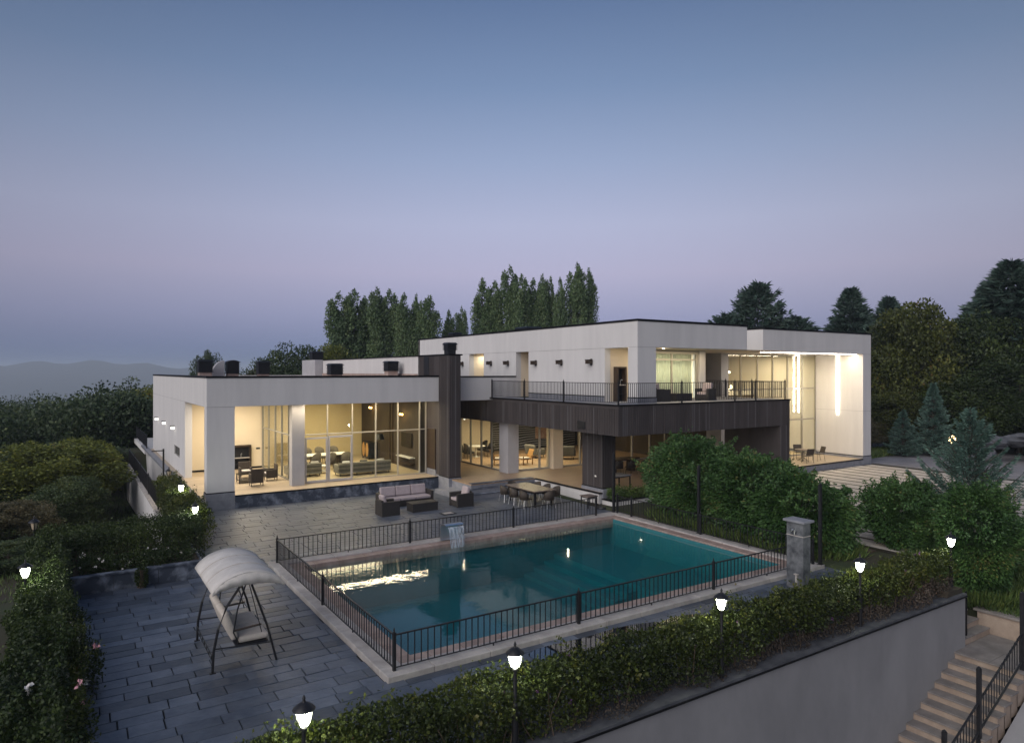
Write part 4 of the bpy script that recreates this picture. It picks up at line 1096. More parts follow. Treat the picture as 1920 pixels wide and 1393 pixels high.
# ------------------------------------------------------------------ garden lamps
def garden_lamp(label, x, y, z, lampz, lit=True, arm=False):
    t = thing('garden_lamp', label, 'lamp', (x, y, z), 0, 'black garden lanterns')
    h = lampz - z
    mb = MB(); mb.lathe([(0.055, 0), (0.055, h * 0.5), (0.045, h * 0.5 + 0.01), (0.032, h * 0.5 + 0.04), (0.03, h - 0.24), (0.05, h - 0.22), (0.05, h - 0.19), (0.03, h - 0.17)], 0, 0, 10); mb.build('pole', 'black', t, smooth=True)
    mb = MB(); mb.lathe([(0.045, h - 0.17), (0.065, h - 0.15), (0.09, h - 0.08), (0.105, h), (0.11, h + 0.06)], 0, 0, 6)
    g = mb.build('lantern_glass', 'e_lamp' if lit else 'e_lampoff', t)
    mb = MB()
    for k in range(6):
        a = 2 * math.pi * (k + 0.5) / 6; c, s_ = math.cos(a), math.sin(a)
        mb.tube([(0.05 * c, 0.05 * s_, h - 0.17), (0.071 * c, 0.071 * s_, h - 0.15), (0.097 * c, 0.097 * s_, h - 0.08), (0.113 * c, 0.113 * s_, h), (0.119 * c, 0.119 * s_, h + 0.06)], 0.012, 4)
    mb.build('cage', 'black', t)
    mb = MB(); mb.lathe([(0.16, h + 0.062), (0.155, h + 0.075), (0.10, h + 0.12), (0.06, h + 0.15), (0.03, h + 0.16), (0.018, h + 0.19), (0.026, h + 0.21), (0.006, h + 0.26)], 0, 0, 12); mb.build('hood', 'black', t, smooth=True)
    return t
garden_lamp('lit lantern at the lower end of the front hedge, closest to the canopy swing', 2.72, 9.52, 0.0, 1.56)
garden_lamp('lit lantern on a tall black post standing before the pool front corner fence', 6.18, 9.46, 0.0, 1.58)
garden_lamp('lit lantern in the hedge before the puddles on the pool paving', 11.27, 9.47, 0.0, 1.58)
garden_lamp('lit lantern in the hedge just beyond the stone shower pillar', 16.43, 9.52, 0.0, 1.53)
garden_lamp('lit lantern at the far end of the front hedge above the stairs', 21.2, 9.6, 0.0, 1.47)
garden_lamp('lit lantern in the dark rose hedge beside the paving', -0.90, 19.95, -0.9, 1.58)
garden_lamp('unlit lantern at the outer corner of the dark side hedge', -0.94, 25.75, -1.0, 1.58, False)
garden_lamp('lit lantern on the dark hedge next to the white corner pillar', 3.62, 25.75, 0.0, 1.58)
garden_lamp('lit lantern half sunk in the hedge beside the house ledge', 3.80, 30.8, -0.6, 1.58)
garden_lamp('unlit lantern at the far end of the hedge by the ramp', 3.85, 35.3, -0.6, 1.62, False)
t = thing('yard_lamp', 'small warm glowing yard lamp behind the young cedar', 'lamp', (35.9, 16.2, 0.2))
mb = MB(); mb.lathe([(0.04, 0), (0.03, 2.65)], 0, 0, 8); mb.build('pole', 'black', t)
mb = MB(); mb.lathe([(0.05, 2.65), (0.14, 2.74), (0.15, 2.88), (0.07, 2.98)], 0, 0, 10); mb.build('lantern_glass', emis('warm yard lamp', (1.0, 0.70, 0.34), 20.0, True), t)
# old gallows post by the ramp
t = thing('gallows_post', 'thin dark post with a short arm by the ramp hedge', 'post', (4.05, 39.5, -1.1))
mb = MB(); mb.box(-0.04, -0.04, 0, 0.04, 0.04, 3.4); mb.build('pole', 'black', t); box('arm', 'black', (-0.55, -0.02, 3.28), (-0.04, 0.02, 3.33), t)

# ------------------------------------------------------------------ wall lamps
def sconce(label, y, z):
    t = thing('wall_sconce', label, 'wall lamp', (BX, y, z), 0, 'dark box sconces on the upper wall')
    box('mount_plate', 'louvre', (-0.045, -0.05, -0.16), (-0.001, 0.05, 0.16), t)
    mb = MB(); mb.box(-0.30, -0.13, -0.09, -0.047, 0.13, 0.10); mb.box(-0.32, -0.15, 0.102, -0.047, 0.15, 0.125); mb.build('shade', 'wooddark', t, 0.004)
for (y, z), lab in zip([(39.71, 6.80), (36.09, 6.80), (34.14, 6.79), (31.26, 6.77), (28.9, 6.77), (26.43, 6.77)],
                       ['dark box sconce half hidden behind the dark chimney', 'dark box sconce just past the lit wall niche', 'dark box sconce between the two upper wall niches', 'dark box sconce above the third balcony railing bay, next to the plain niche', 'dark box sconce in the middle of the upper wall stretch', 'dark box sconce closest to the balcony barbecue']):
    sconce(lab, y, z)
for y, lab in zip((53.32, 48.89, 44.36), ('lit wall lamp on the left wing, farthest back', 'middle one of three lit wall lamps on the left wing', 'lit wall lamp on the left wing above the small window')):
    t = thing('wall_downlight', lab, 'wall lamp', (5.15, y, 2.98), 0, 'lit wall lamps on the left wing')
    box('mount_plate', 'columngrey', (-0.03, -0.18, -0.06), (-0.001, 0.18, 0.16), t)
    box('shade', 'louvre', (-0.24, -0.16, 0.10), (-0.032, 0.16, 0.15), t)
    box('diffuser', 'e_white', (-0.20, -0.11, -0.05), (-0.033, 0.11, 0.098), t)

# ------------------------------------------------------------------ light strips and downlights the house has
def strip(label, a, b, mat='e_strip', name='light_strip'):
    return tag(box(name, mat, a, b), label, 'light strip')
strip('glowing vertical light strip on the right wall of the hall porch', (43.45, 26.69, 3.40), (43.497, 26.80, 7.40))
strip('glowing vertical light strip in front of the tall hall glazing', (41.32, 28.20, 3.55), (41.40, 28.28, 7.41))
strip('glowing ceiling light strip behind the hall fascia', (33.7, 25.40, 7.405), (43.4, 25.50, 7.432))
strip('glowing ceiling cove behind the left wing fascia', (9.9, 34.15, 4.66), (16.6, 34.35, 4.698), 'e_cove')
area('hall_cove_glow', (38.5, 25.75, 7.38), 9.5, 0.15, 240, (1.0, 0.85, 0.62))
area('porch_cove_glow', (11.0, 33.98, 4.64), 10.0, 0.15, 150, (1.0, 0.84, 0.60))
area('porch_ceiling_light', (7.4, 38.2, 4.64), 2.6, 5.5, 410, (1.0, 0.86, 0.64))
area('living_ceiling_light', (12.6, 39.6, 4.64), 4.6, 6.5, 570, (1.0, 0.84, 0.55))
area('middle_ceiling_light', (24.2, 36.4, 3.40), 5.5, 5.0, 480, (1.0, 0.81, 0.51))
area('middle_ceiling_light', (30.5, 36.6, 3.40), 3.0, 4.0, 35, (1.0, 0.74, 0.44))
area('hall_ceiling_light', (38.6, 31.0, 7.36), 8.0, 3.5, 720, (1.0, 0.77, 0.44))
area('balcony_ceiling_light', (26.2, 24.4, 7.38), 5.0, 1.0, 120, (1.0, 0.82, 0.55))
area('balcony_room_light', (26.0, 28.3, 7.35), 4.5, 3.0, 800, (1.0, 0.98, 0.82))
area('niche_light', (22.85, 38.4, 7.35), 0.6, 0.5, 16, (1.0, 0.95, 0.78))
def downlight(label, x, y, z, power, mat='e_spot', r=0.06, grp='round ceiling downlights'):
    t = thing('downlight', label, 'downlight', (x, y, z), 0, grp)
    mb = MB(); mb.lathe([(r + 0.02, -0.012), (r + 0.02, 0.0)], 0, 0, 14); mb.build('ring', 'white', t)
    mb = MB(); mb.lathe([(r, -0.020), (r, -0.0121)], 0, 0, 14); mb.build('lens', mat, t)
    if power: point('downlight_glow', (0, 0, -0.04), power, (1.0, 0.84, 0.58), 0.015, t)
for (x, y, z, p), lab in zip([(22.35, 24.2, BF - 0.011, 14), (24.1, 23.75, BF - 0.011, 10), (30.6, 24.9 + 2.4, BF - 0.011, 12), (18.9, 34.2, 4.699, 10), (22.6, 29.4, 3.438, 26), (25.4, 29.4, 3.438, 26), (28.0, 29.4, 3.438, 18), (22.9, 26.4, 3.438, 18)],
                          ['round downlight in the balcony corner opening', 'round downlight over the balcony behind the fascia', 'round downlight in the soffit between upper block and hall', 'round downlight in the entrance recess ceiling', 'round porch downlight nearest the entrance column', 'round porch downlight in the middle of the dark soffit', 'round porch downlight near the dark leg wall', 'round porch downlight just behind the big pillar']):
    downlight(lab, x, y, z, p)
t = thing('white_spotlight', 'small white spotlight under the entrance beam', 'spotlight', (20.6, 37.3, 3.44))
mb = MB(); mb.lathe([(0.05, -0.10), (0.05, 0.0)], 0, 0, 10); mb.build('body', 'white', t)
mb = MB(); mb.lathe([(0.045, -0.125), (0.045, -0.101)], 0, 0, 10); mb.build('lens', 'e_white', t)

# ------------------------------------------------------------------ barbecues
def barbecue(label, x, y, z, w, h):
    t = thing('barbecue', label, 'barbecue', (x, y, z))
    d = 0.28
    mb = MB(); mb.box(-w / 2, -d, 0, -w / 2 + 0.10, 0, h); mb.box(w / 2 - 0.10, -d, 0, w / 2, 0, h); mb.box(-w / 2 + 0.10, -d, h - 0.10, w / 2 - 0.10, 0, h); mb.build('surround', 'wooddark', t, 0.005)
    mb = MB(); mb.box(-w / 2 + 0.10, -0.03, 0, w / 2 - 0.10, -0.001, h - 0.10); mb.build('fire_back', 'black', t)
    box('shelf', 'coping', (-w / 2 + 0.102, -d - 0.03, h * 0.46), (w / 2 - 0.102, -0.032, h * 0.46 + 0.045), t)
    mb = MB(); mb.tube([(0.0, -0.16, h * 0.46 + 0.045), (0.0, -0.16, h * 0.46 + 0.25), (0.02, -0.22, h * 0.46 + 0.29), (0.03, -0.26, h * 0.46 + 0.25)], 0.014, 6); mb.build('tap', 'steel', t, smooth=True)
    box('grill', 'louvre', (-w / 2 + 0.12, -d + 0.02, h * 0.2), (w / 2 - 0.12, -0.04, h * 0.2 + 0.02), t)
barbecue('brown framed barbecue niche with sink tap on the left porch wall', 8.36, 42.198, 0.602, 1.12, 1.40)
barbecue('tall narrow barbecue niche in the balcony corner opening', 22.72, 25.458, 4.832, 0.62, 1.70)
def switch(x, y, z, lab):
    tag(box('wall_switch', 'louvre', (x - 0.11, y - 0.016, z - 0.05), (x + 0.11, y - 0.001, z + 0.05)), lab, 'switch')
switch(9.35, 42.2, 1.75, 'dark double switch on the porch wall beside the side glazing'); switch(6.6, 42.2, 1.55, 'dark double switch on the porch wall seen through the side opening')

# ------------------------------------------------------------------ outdoor furniture
def rbox(mb, x0, y0, z0, x1, y1, z1): mb.box(x0, y0, z0, x1, y1, z1)
def lounge_chair(name, label, loc, rz, w=0.86, d=0.82, n_seat=1, h=0.68, mat='rattan', group='dark rattan lounge set', cat='armchair'):
    """rattan box seat, front towards -y"""
    t = thing(name, label, cat, loc, rz, group)
    a = 0.13
    box('base', mat, (-w / 2 + a, -d / 2 + 0.02, 0.03), (w / 2 - a, d / 2 - a, 0.28), t, 0.01)
    box('armrest', mat, (-w / 2, -d / 2, 0.0), (-w / 2 + a - 0.002, d / 2, h - 0.06), t, 0.012)
    box('armrest', mat, (w / 2 - a + 0.002, -d / 2, 0.0), (w / 2, d / 2, h - 0.06), t, 0.012)
    box('backrest', mat, (-w / 2 + a, d / 2 - a + 0.002, 0.0), (w / 2 - a, d / 2, h), t, 0.012)
    sw = (w - 2 * a) / n_seat
    for i in range(n_seat):
        x0 = -w / 2 + a + i * sw
        box('seat_cushion', 'mauve', (x0 + 0.006, -d / 2 + 0.01, 0.285), (x0 + sw - 0.006, d / 2 - a - 0.006, 0.42), t, 0.035)
        mb = MB(); mb.box(x0 + 0.01, -0.08, 0, x0 + sw - 0.01, 0.08, 0.46)
        mb.xf(0, Matrix.Translation((0, d / 2 - a - 0.12, 0.43)) @ Matrix.Rotation(R(-12), 4, 'X'))
        mb.build('back_cushion', 'mauve', t, 0.05)
    return t
lounge_chair('rattan_sofa', 'three-seat dark rattan sofa with mauve cushions on the terrace', (13.3, 29.9, 0), 0, 2.6, 0.86, 3, cat='sofa')
lounge_chair('rattan_armchair', 'dark rattan armchair with its back to the hedge side, left of the coffee table', (11.74, 28.25, 0), R(90), 0.80, 0.84)
lounge_chair('rattan_armchair', 'dark rattan armchair facing the coffee table from the dining table side', (15.44, 28.25, 0), R(-90), 0.84, 0.86)
t = thing('coffee_table', 'low dark rattan coffee table in front of the sofa', 'table', (13.45, 28.3, 0), 0, 'dark rattan lounge set')
box('body', 'rattan', (-0.62, -0.34, 0.0), (0.62, 0.34, 0.35), t, 0.012); box('table_top', 'rattan', (-0.64, -0.36, 0.352), (0.64, 0.36, 0.385), t, 0.008)
t = thing('drain_cover', 'metal framed drain cover in the paving near the coffee table', 'drain cover', (14.05, 26.95, 0.008))
box('frame', 'louvre', (-0.32, -0.24, 0), (0.32, 0.24, 0.02), t); box('lid', 'coping', (-0.22, -0.15, 0.021), (0.22, 0.15, 0.028), t)
# dining set
t = thing('dining_table', 'long brown marble-topped dining table on the terrace', 'table', (18.58, 27.1, 0))
box('table_top', 'marble', (-0.63, -1.26, 0.71), (0.63, 1.26, 0.76), t, 0.01)
box('apron', 'black', (-0.52, -1.12, 0.62), (0.52, 1.12, 0.708), t)
for sx in (-1, 1):
    for sy in (-1, 1):
        mb = MB(); mb.box(sx * 0.46 - 0.045, sy * 1.06 - 0.045, 0, sx * 0.46 + 0.045, sy * 1.06 + 0.045, 0.62); mb.build('leg', 'black', t)
def bucket_chair(name, label, loc, rz, mat='rattanbr', group=None, legmat='steel'):
    t = thing(name, label, 'chair', loc, rz, group)
    mb = MB(); n = 10
    prof = []
    for i in range(n + 1):
        a = math.pi * (i / n) ; c, s_ = math.cos(a), math.sin(a)
        prof.append((0.27 * c, 0.02 + 0.25 * s_))
    b = 0
    for k, (z, o_) in enumerate([(0.40, 0.0), (0.60, 0.01), (0.80, 0.03)]):
        for (x_, y_), i in zip(prof, range(n + 1)):
            zz = z if k < 2 else 0.64 + (0.18) * math.sin(math.pi * i / n) ** 0.8
            mb.v.append((x_ * (1 + o_), y_ * (1 + o_ * 1.5), zz))
    for k in range(2):
        for i in range(n):
            p = k * (n + 1) + i; mb.f.append((p, p + 1, p + n + 2, p + n + 1))
    o = mb.build('backrest', mat, t, smooth=True); s = o.modifiers.new('thick', 'SOLIDIFY'); s.thickness = 0.03
    mb = MB(); mb.prism([(x_ * 0.98, y_ * 0.98) for x_, y_ in prof] + [(-0.25, -0.22), (0.25, -0.22)], 0.37, 0.43); mb.build('seat', mat, t, 0.01)
    for sx in (-1, 1):
        for sy in (-1, 1):
            MB().tube([(sx * 0.20, 0.02 + sy * 0.17, 0.37), (sx * 0.24, 0.02 + sy * 0.22, 0.0)], 0.012, 6).build('leg', legmat, t)
    return t
gD = 'brown woven chairs around the terrace dining table'
spots = [(17.72, 26.25, 90, 'brown woven dining chair on the sofa side, nearest the pool'), (17.72, 27.1, 90, 'brown woven dining chair in the middle of the sofa side'), (17.72, 27.95, 90, 'brown woven dining chair on the sofa side, nearest the porch steps'),
         (19.44, 26.3, -90, 'brown woven dining chair on the white wall side, nearest the pool'), (19.44, 27.1, -90, 'brown woven dining chair in the middle of the white wall side'), (19.44, 27.9, -90, 'brown woven dining chair on the white wall side, nearest the steps'),
         (18.58, 25.62, 180, 'brown woven dining chair at the table end towards the pool'), (18.58, 28.6, 0, 'brown woven dining chair at the table end towards the steps')]
for i, (x, y, a, lab) in enumerate(spots):
    if i == 0: c0 = bucket_chair('dining_chair', lab, (x, y, 0), R(a), group=gD)
    else: dup(c0, (x, y, 0), R(a), lab)
t = thing('side_table', 'small marble-topped side table beside the big pillar', 'table', (20.22, 24.68, 0))
box('table_top', 'marble', (-0.31, -0.31, 0.52), (0.31, 0.31, 0.555), t, 0.008); box('apron', 'black', (-0.27, -0.27, 0.47), (0.27, 0.27, 0.518), t)
for sx in (-1, 1):
    for sy in (-1, 1): MB().box(sx * 0.25 - 0.02, sy * 0.25 - 0.02, 0, sx * 0.25 + 0.02, sy * 0.25 + 0.02, 0.47).build('leg', 'black', t)
mb = MB()
for k in range(5):
    rr = 0.13 + 0.026 * k
    mb.tube([(20.5 + rr * math.cos(a), 24.1 + rr * math.sin(a), 0.035 + 0.03 * (k % 2)) for a in np.linspace(0, 6.28, 22)], 0.03, 6)
tag(mb.build('hose_coil', 'black', smooth=True), 'dark round coil lying on the paving at the big pillar base', 'coil')

# canopy swing, seat towards +x
t = thing('canopy_swing', 'garden swing seat with a pale curved canopy on black frame', 'garden swing', (3.15, 16.4, 0.0))
fr = 'black'
for sy, yy in ((-1, -1.05), (1, 1.02)):
    mb = MB(); mb.tube([(-0.66, yy, 0.0), (-0.64, yy, 0.45), (-0.55, yy, 0.9), (-0.38, yy, 1.35), (-0.12, yy, 1.72), (0.08, yy, 1.86)], 0.027, 8); mb.build('rear_leg', fr, t, smooth=True)
    mb = MB(); mb.tube([(0.64, yy, 0.0), (0.44, yy, 0.8), (0.08, yy, 1.86)], 0.024, 8); mb.build('front_leg', fr, t, smooth=True)
    mb = MB(); mb.tube([(-0.62, yy, 0.50), (0.53, yy, 0.42)], 0.014, 6); mb.build('side_brace', fr, t)
    mb = MB(); mb.tube([(0.05, yy * 0.93, 1.84), (-0.15, yy * 0.90, 1.2), (-0.22, yy * 0.86, 0.72), (-0.10, yy * 0.80, 0.44)], 0.016, 6); mb.build('hanger', fr, t, smooth=True)
    mb = MB(); mb.tube([(0.06, yy * 0.93, 1.84), (0.36, yy * 0.86, 0.62)], 0.010, 6); mb.build('hanger_rod', fr, t)
    box('foot', fr, (-0.72, yy - 0.035, 0), (-0.60, yy + 0.035, 0.02), t)
    mb = MB(); mb.tube([(-0.22, yy * 0.82, 0.74), (0.36, yy * 0.82, 0.78)], 0.022, 6); mb.build('armrest', 'wooddark', t)
box('top_beam', fr, (0.05, -1.12, 1.84), (0.11, 1.10, 1.90), t)
mb = MB()
for z in (0.24, 0.34): mb.tube([(-0.655, -1.05, z), (-0.655, 1.02, z)], 0.012, 6)
for k in range(7): mb.tube([(-0.655, -0.9 + k * 0.3, 0.24), (-0.655, -0.9 + k * 0.3, 0.34)], 0.010, 5)
mb.build('rear_ladder', fr, t)
mb = MB(); mb.box(-0.16, -0.86, 0.38, 0.50, 0.84, 0.42); mb.build('seat_frame', fr, t)
for y0, y1 in ((-0.82, -0.01), (0.0, 0.80)):
    mb = MB(); mb.box(-0.10, y0, 0.425, 0.52, y1, 0.56); mb.build('seat_cushion', 'beigecush', t, 0.05)
    mb = MB(); mb.box(-0.075, y0, 0.0, 0.075, y1, 0.66); mb.xf(0, Matrix.Translation((-0.16, 0, 0.52)) @ Matrix.Rotation(R(-20), 4, 'Y')); mb.build('back_cushion', 'beigecush', t, 0.055)
mb = MB(); n = 20
for i in range(n + 1):
    u = i / n; a = math.pi * (0.12 + 0.76 * u)
    x_ = -0.74 * math.cos(a) / math.cos(math.pi * 0.12); z_ = 1.68 + 0.44 * (math.sin(a) - math.sin(math.pi * 0.12)) / (1 - math.sin(math.pi * 0.12)) * 0.82
    for k in range(9):
        yy = -1.17 + 2.34 * k / 8
        sag = 0.010 * math.sin(math.pi * 3 * k / 8) ** 2
        mb.v.append((x_ + 0.05, yy, z_ - sag))
for i in range(n):
    for k in range(8):
        p = i * 9 + k; mb.f.append((p, p + 9, p + 10, p + 1))
cn = mb.build('canopy', 'canvas', t, smooth=True); s = cn.modifiers.new('thick', 'SOLIDIFY'); s.thickness = 0.006
for yy in (-0.39, 0.39):
    mb = MB(); mb.tube([(-0.74 * math.cos(a) / math.cos(math.pi * 0.12) + 0.05, yy, 1.68 + 0.44 * (math.sin(a) - math.sin(math.pi * 0.12)) / (1 - math.sin(math.pi * 0.12)) * 0.82 + 0.004) for a in np.linspace(math.pi * 0.12, math.pi * 0.88, 16)], 0.007, 5); mb.build('seam', 'beigecush', t)
for yy in (-1.17, 1.17):
    mb = MB(); top = []; bot = []
    for i in range(n + 1):
        u = i / n; a = math.pi * (0.12 + 0.76 * u)
        x_ = -0.74 * math.cos(a) / math.cos(math.pi * 0.12) + 0.05; z_ = 1.68 + 0.44 * (math.sin(a) - math.sin(math.pi * 0.12)) / (1 - math.sin(math.pi * 0.12)) * 0.82
        top.append((x_, yy + 0.01 * math.sin(i * 2.1), z_ - 0.012)); bot.append((x_ * 0.985, yy * 0.992 + 0.014 * math.sin(i * 2.1 + 1), max(1.62, z_ - 0.05 - 0.22 * math.sin(math.pi * u))))
    for p, q in zip(top, bot): mb.v += [p, q]
    for i in range(n): mb.f.append((2 * i, 2 * i + 1, 2 * i + 3, 2 * i + 2))
    v_ = mb.build('valance', 'canvas', t, smooth=True); s = v_.modifiers.new('thick', 'SOLIDIFY'); s.thickness = 0.006

# left porch: rattan tub chairs and small table
def tub_chair(name, label, loc, rz, group, mat='rattanbr'):
    t = thing(name, label, 'armchair', loc, rz, group)
    box('backrest', mat, (-0.30, 0.22, 0.16), (0.30, 0.29, 0.86), t, 0.02)
    for sx in (-1, 1):
        mb = MB(); mb.box(sx * 0.24, -0.30, 0.16, sx * 0.31, 0.218, 0.60); mb.build('armrest', mat, t, 0.02)
        for yy in (-0.26, 0.25): MB().tube([(sx * 0.27, yy, 0), (sx * 0.27, yy, 0.16)], 0.02, 6).build('leg', mat, t)
    box('seat', mat, (-0.238, -0.30, 0.22), (0.238, 0.218, 0.38), t, 0.01)
    box('seat_cushion', 'canvas', (-0.23, -0.29, 0.382), (0.23, 0.19, 0.45), t, 0.025)
    return t
gP = 'brown rattan tub chairs on the left porch'
c0 = tub_chair('tub_chair', 'brown rattan tub chair with its back to the terrace on the left porch', (7.80, 35.6, 0.60), R(180), gP)
dup(c0, (8.82, 36.9, 0.60), R(-90), 'brown rattan tub chair beside the side glazing of the left porch')
dup(c0, (7.85, 38.4, 0.60), 0, 'brown rattan tub chair in front of the porch barbecue')
t = thing('porch_table', 'low glass-topped rattan table between the porch tub chairs', 'table', (7.55, 36.95, 0.60))
box('table_top', 'glass', (-0.4, -0.4, 0.44), (0.4, 0.4, 0.455), t); box('shelf', 'rattanbr', (-0.32, -0.32, 0.10), (0.32, 0.32, 0.13), t)
for sx in (-1, 1):
    for sy in (-1, 1): MB().box(sx * 0.34 - 0.025, sy * 0.34 - 0.025, 0, sx * 0.34 + 0.025, sy * 0.34 + 0.025, 0.438).build('leg', 'rattanbr', t)
# hall patio set
def metal_chair(name, label, loc, rz, group):
    t = thing(name, label, 'chair', loc, rz, group)
    mb = MB(); mb.box(-0.24, -0.24, 0.42, 0.24, 0.24, 0.45); mb.build('seat', 'rattanbr', t, 0.008)
    mb = MB(); mb.box(-0.24, -0.015, 0, 0.24, 0.015, 0.42); mb.xf(0, Matrix.Translation((0, 0.25, 0.50)) @ Matrix.Rotation(R(-14), 4, 'X')); mb.build('backrest', 'rattanbr', t, 0.008)
    for sx in (-1, 1):
        MB().tube([(sx * 0.25, -0.24, 0), (sx * 0.25, -0.22, 0.62), (sx * 0.25, 0.22, 0.64)], 0.012, 6).build('leg', 'black', t)
        MB().tube([(sx * 0.25, 0.30, 0), (sx * 0.25, 0.22, 0.45), (sx * 0.25, 0.36, 0.90)], 0.012, 6).build('leg', 'black', t)
    return t
gC = 'dark chairs around the hall patio table'
c0 = metal_chair('patio_chair', 'dark metal patio chair with its back to the driveway', (38.6, 25.75, 0.60), R(160), gC)
dup(c0, (40.15, 26.0, 0.60), R(-115), 'dark metal patio chair closest to the wall with the light strip')
dup(c0, (39.95, 27.25, 0.60), R(-35), 'dark metal patio chair beyond the table before the hall glass')
dup(c0, (38.35, 27.1, 0.60), R(50), 'dark metal patio chair half hidden behind the dark leg wall')
t = thing('patio_table', 'small round patio table by the tall hall glazing', 'table', (39.25, 26.5, 0.60))
mb = MB(); mb.lathe([(0.45, 0.71), (0.46, 0.72), (0.46, 0.74), (0.45, 0.745)], 0, 0, 24); mb.build('table_top', 'marble', t, smooth=True)
mb = MB(); mb.lathe([(0.03, 0.0), (0.03, 0.71)], 0, 0, 8)
for k in range(4):
    a = k * math.pi / 2 + 0.5; mb.tube([(0, 0, 0.25), (0.2 * math.cos(a), 0.2 * math.sin(a), 0.10), (0.33 * math.cos(a), 0.33 * math.sin(a), 0.0)], 0.014, 6)
mb.build('pedestal', 'black', t)
# balcony armchairs and table
lounge_chair('balcony_armchair', 'dark rattan armchair on the balcony nearest the white corner pillar', (24.25, 24.15, 4.832), R(70), 0.8, 0.78, h=0.66, group='balcony lounge')
lounge_chair('balcony_armchair', 'dark rattan armchair on the balcony in front of the lit column', (27.35, 24.0, 4.832), R(-80), 0.8, 0.78, h=0.66, group='balcony lounge')
t = thing('balcony_table', 'low dark rattan table between the balcony armchairs', 'table', (25.75, 24.25, 4.832)); box('body', 'rattan', (-0.55, -0.32, 0), (0.55, 0.32, 0.34), t, 0.01); box('table_top', 'rattan', (-0.57, -0.34, 0.342), (0.57, 0.34, 0.37), t)
# shaded porch dining set and console
t = thing('porch_dining_table', 'dark oval dining table in the shaded porch behind the shrubs', 'table', (26.4, 29.3, 0.602))
mb = MB(); mb.prism([(1.3 * math.cos(a), 0.6 * math.sin(a)) for a in np.linspace(0, 6.283, 29)[:-1]], 0.70, 0.75); mb.build('table_top', 'wooddark', t)
for sx in (-1, 1): box('leg', 'wooddark', (sx * 0.7 - 0.06, -0.3, 0), (sx * 0.7 + 0.06, 0.3, 0.698), t)
gS = 'dark woven chairs in the shaded porch'
c0 = None
for (x, y, a, lab) in [(25.3, 28.35, 160, 'dark woven porch chair nearest the big pillar'), (26.2, 28.3, 180, 'dark woven porch chair second from the big pillar'), (27.1, 28.3, 200, 'dark woven porch chair just above the shrub top'), (25.4, 30.35, 10, 'dark woven porch chair behind the table, towards the inner column'), (26.6, 30.4, 0, 'dark woven porch chair behind the table centre')]:
    c0 = bucket_chair('porch_chair', lab, (x, y, 0.602), R(a), 'rattan', gS, 'black') if c0 is None else (dup(c0, (x, y, 0.602), R(a), lab), c0)[1]
t = thing('console_table', 'grey-topped console table at the porch edge beside the big pillar', 'table', (22.45, 25.25, 0.604))
box('table_top', 'basegrey', (-0.55, -0.45, 0.62), (0.55, 0.45, 0.66), t, 0.006); box('apron', 'black', (-0.5, -0.4, 0.56), (0.5, 0.4, 0.618), t)
for sx in (-1, 1):
    for sy in (-1, 1): MB().box(sx * 0.49 - 0.025, sy * 0.39 - 0.025, 0, sx * 0.49 + 0.025, sy * 0.39 + 0.025, 0.56).build('leg', 'black', t)

# ------------------------------------------------------------------ furniture seen through the glass
def striped_sofa(label, loc, rz, w):
    t = thing('striped_sofa', label, 'sofa', loc, rz, 'striped living room sofas')
    d = 0.95
    for k in range(5):
        z0 = 0.14 + 0.115 * k
        box('back_stripe', 'greysofa' if k % 2 == 0 else 'greysofa2', (-w / 2, d / 2 - 0.2, z0), (w / 2, d / 2, z0 + 0.113), t, 0.02)
    for sx in (-1, 1): box('armrest', 'greysofa', (sx * w / 2 - (0.2 if sx > 0 else 0), -d / 2, 0.14), (sx * w / 2 + (0.2 if sx < 0 else 0), d / 2 - 0.202, 0.60), t, 0.04)
    box('seat', 'greysofa', (-w / 2 + 0.202, -d / 2 + 0.02, 0.14), (w / 2 - 0.202, d / 2 - 0.202, 0.42), t, 0.04)
    for k in range(3):
        mb = MB(); mb.box(-0.22, -0.07, -0.18, 0.22, 0.07, 0.18); mb.xf(0, Matrix.Translation((-w / 3 + k * w / 3, d / 2 - 0.34, 0.62)) @ Matrix.Rotation(R(-18), 4, 'X')); mb.build('cushion', ['canvas', 'greysofa2', 'white'][k], t, 0.06)
    for sx in (-1, -0.33, 0.33, 1):
        for sy in (-1, 1): MB().tube([(sx * (w / 2 - 0.1), sy * (d / 2 - 0.1), 0), (sx * (w / 2 - 0.1), sy * (d / 2 - 0.1), 0.14)], 0.025, 6).build('leg', 'wooddark', t)
striped_sofa('long striped grey sofa with its back to the living room glass', (13.68, 36.5, 0.612), R(180), 3.0)
striped_sofa('shorter striped grey sofa behind the sliding door next to the porch column', (10.62, 37.35, 0.612), R(180), 1.8)
def soft_chair(label, loc, rz, group, mat='taupe', nm='upholstered_chair'):
    t = thing(nm, label, 'chair', loc, rz, group)
    mb = MB(); pr = [(0.30 * math.cos(a), 0.06 + 0.26 * math.sin(a)) for a in np.linspace(-0.2, math.pi + 0.2, 13)]
    for k, z in enumerate((0.30, 0.62, 0.98)):
        for i, (x_, y_) in enumerate(pr):
            zz = z if k < 2 else 0.66 + 0.34 * math.sin(math.pi * (i / 12)) ** 0.6
            mb.v.append((x_, y_ + 0.03 * k, zz))
    for k in range(2):
        for i in range(12): p = k * 13 + i; mb.f.append((p, p + 1, p + 14, p + 13))
    o = mb.build('backrest', mat, t, smooth=True); s = o.modifiers.new('thick', 'SOLIDIFY'); s.thickness = 0.06
    box('seat', mat, (-0.27, -0.28, 0.32), (0.27, 0.27, 0.47), t, 0.04)
    for sx in (-1, 1):
        for sy in (-1, 1): MB().tube([(sx * 0.22, sy * 0.22, 0.32), (sx * 0.25, sy * 0.25, 0)], 0.016, 6).build('leg', 'wooddark', t)
    return t
gL = 'taupe chairs in the living room'
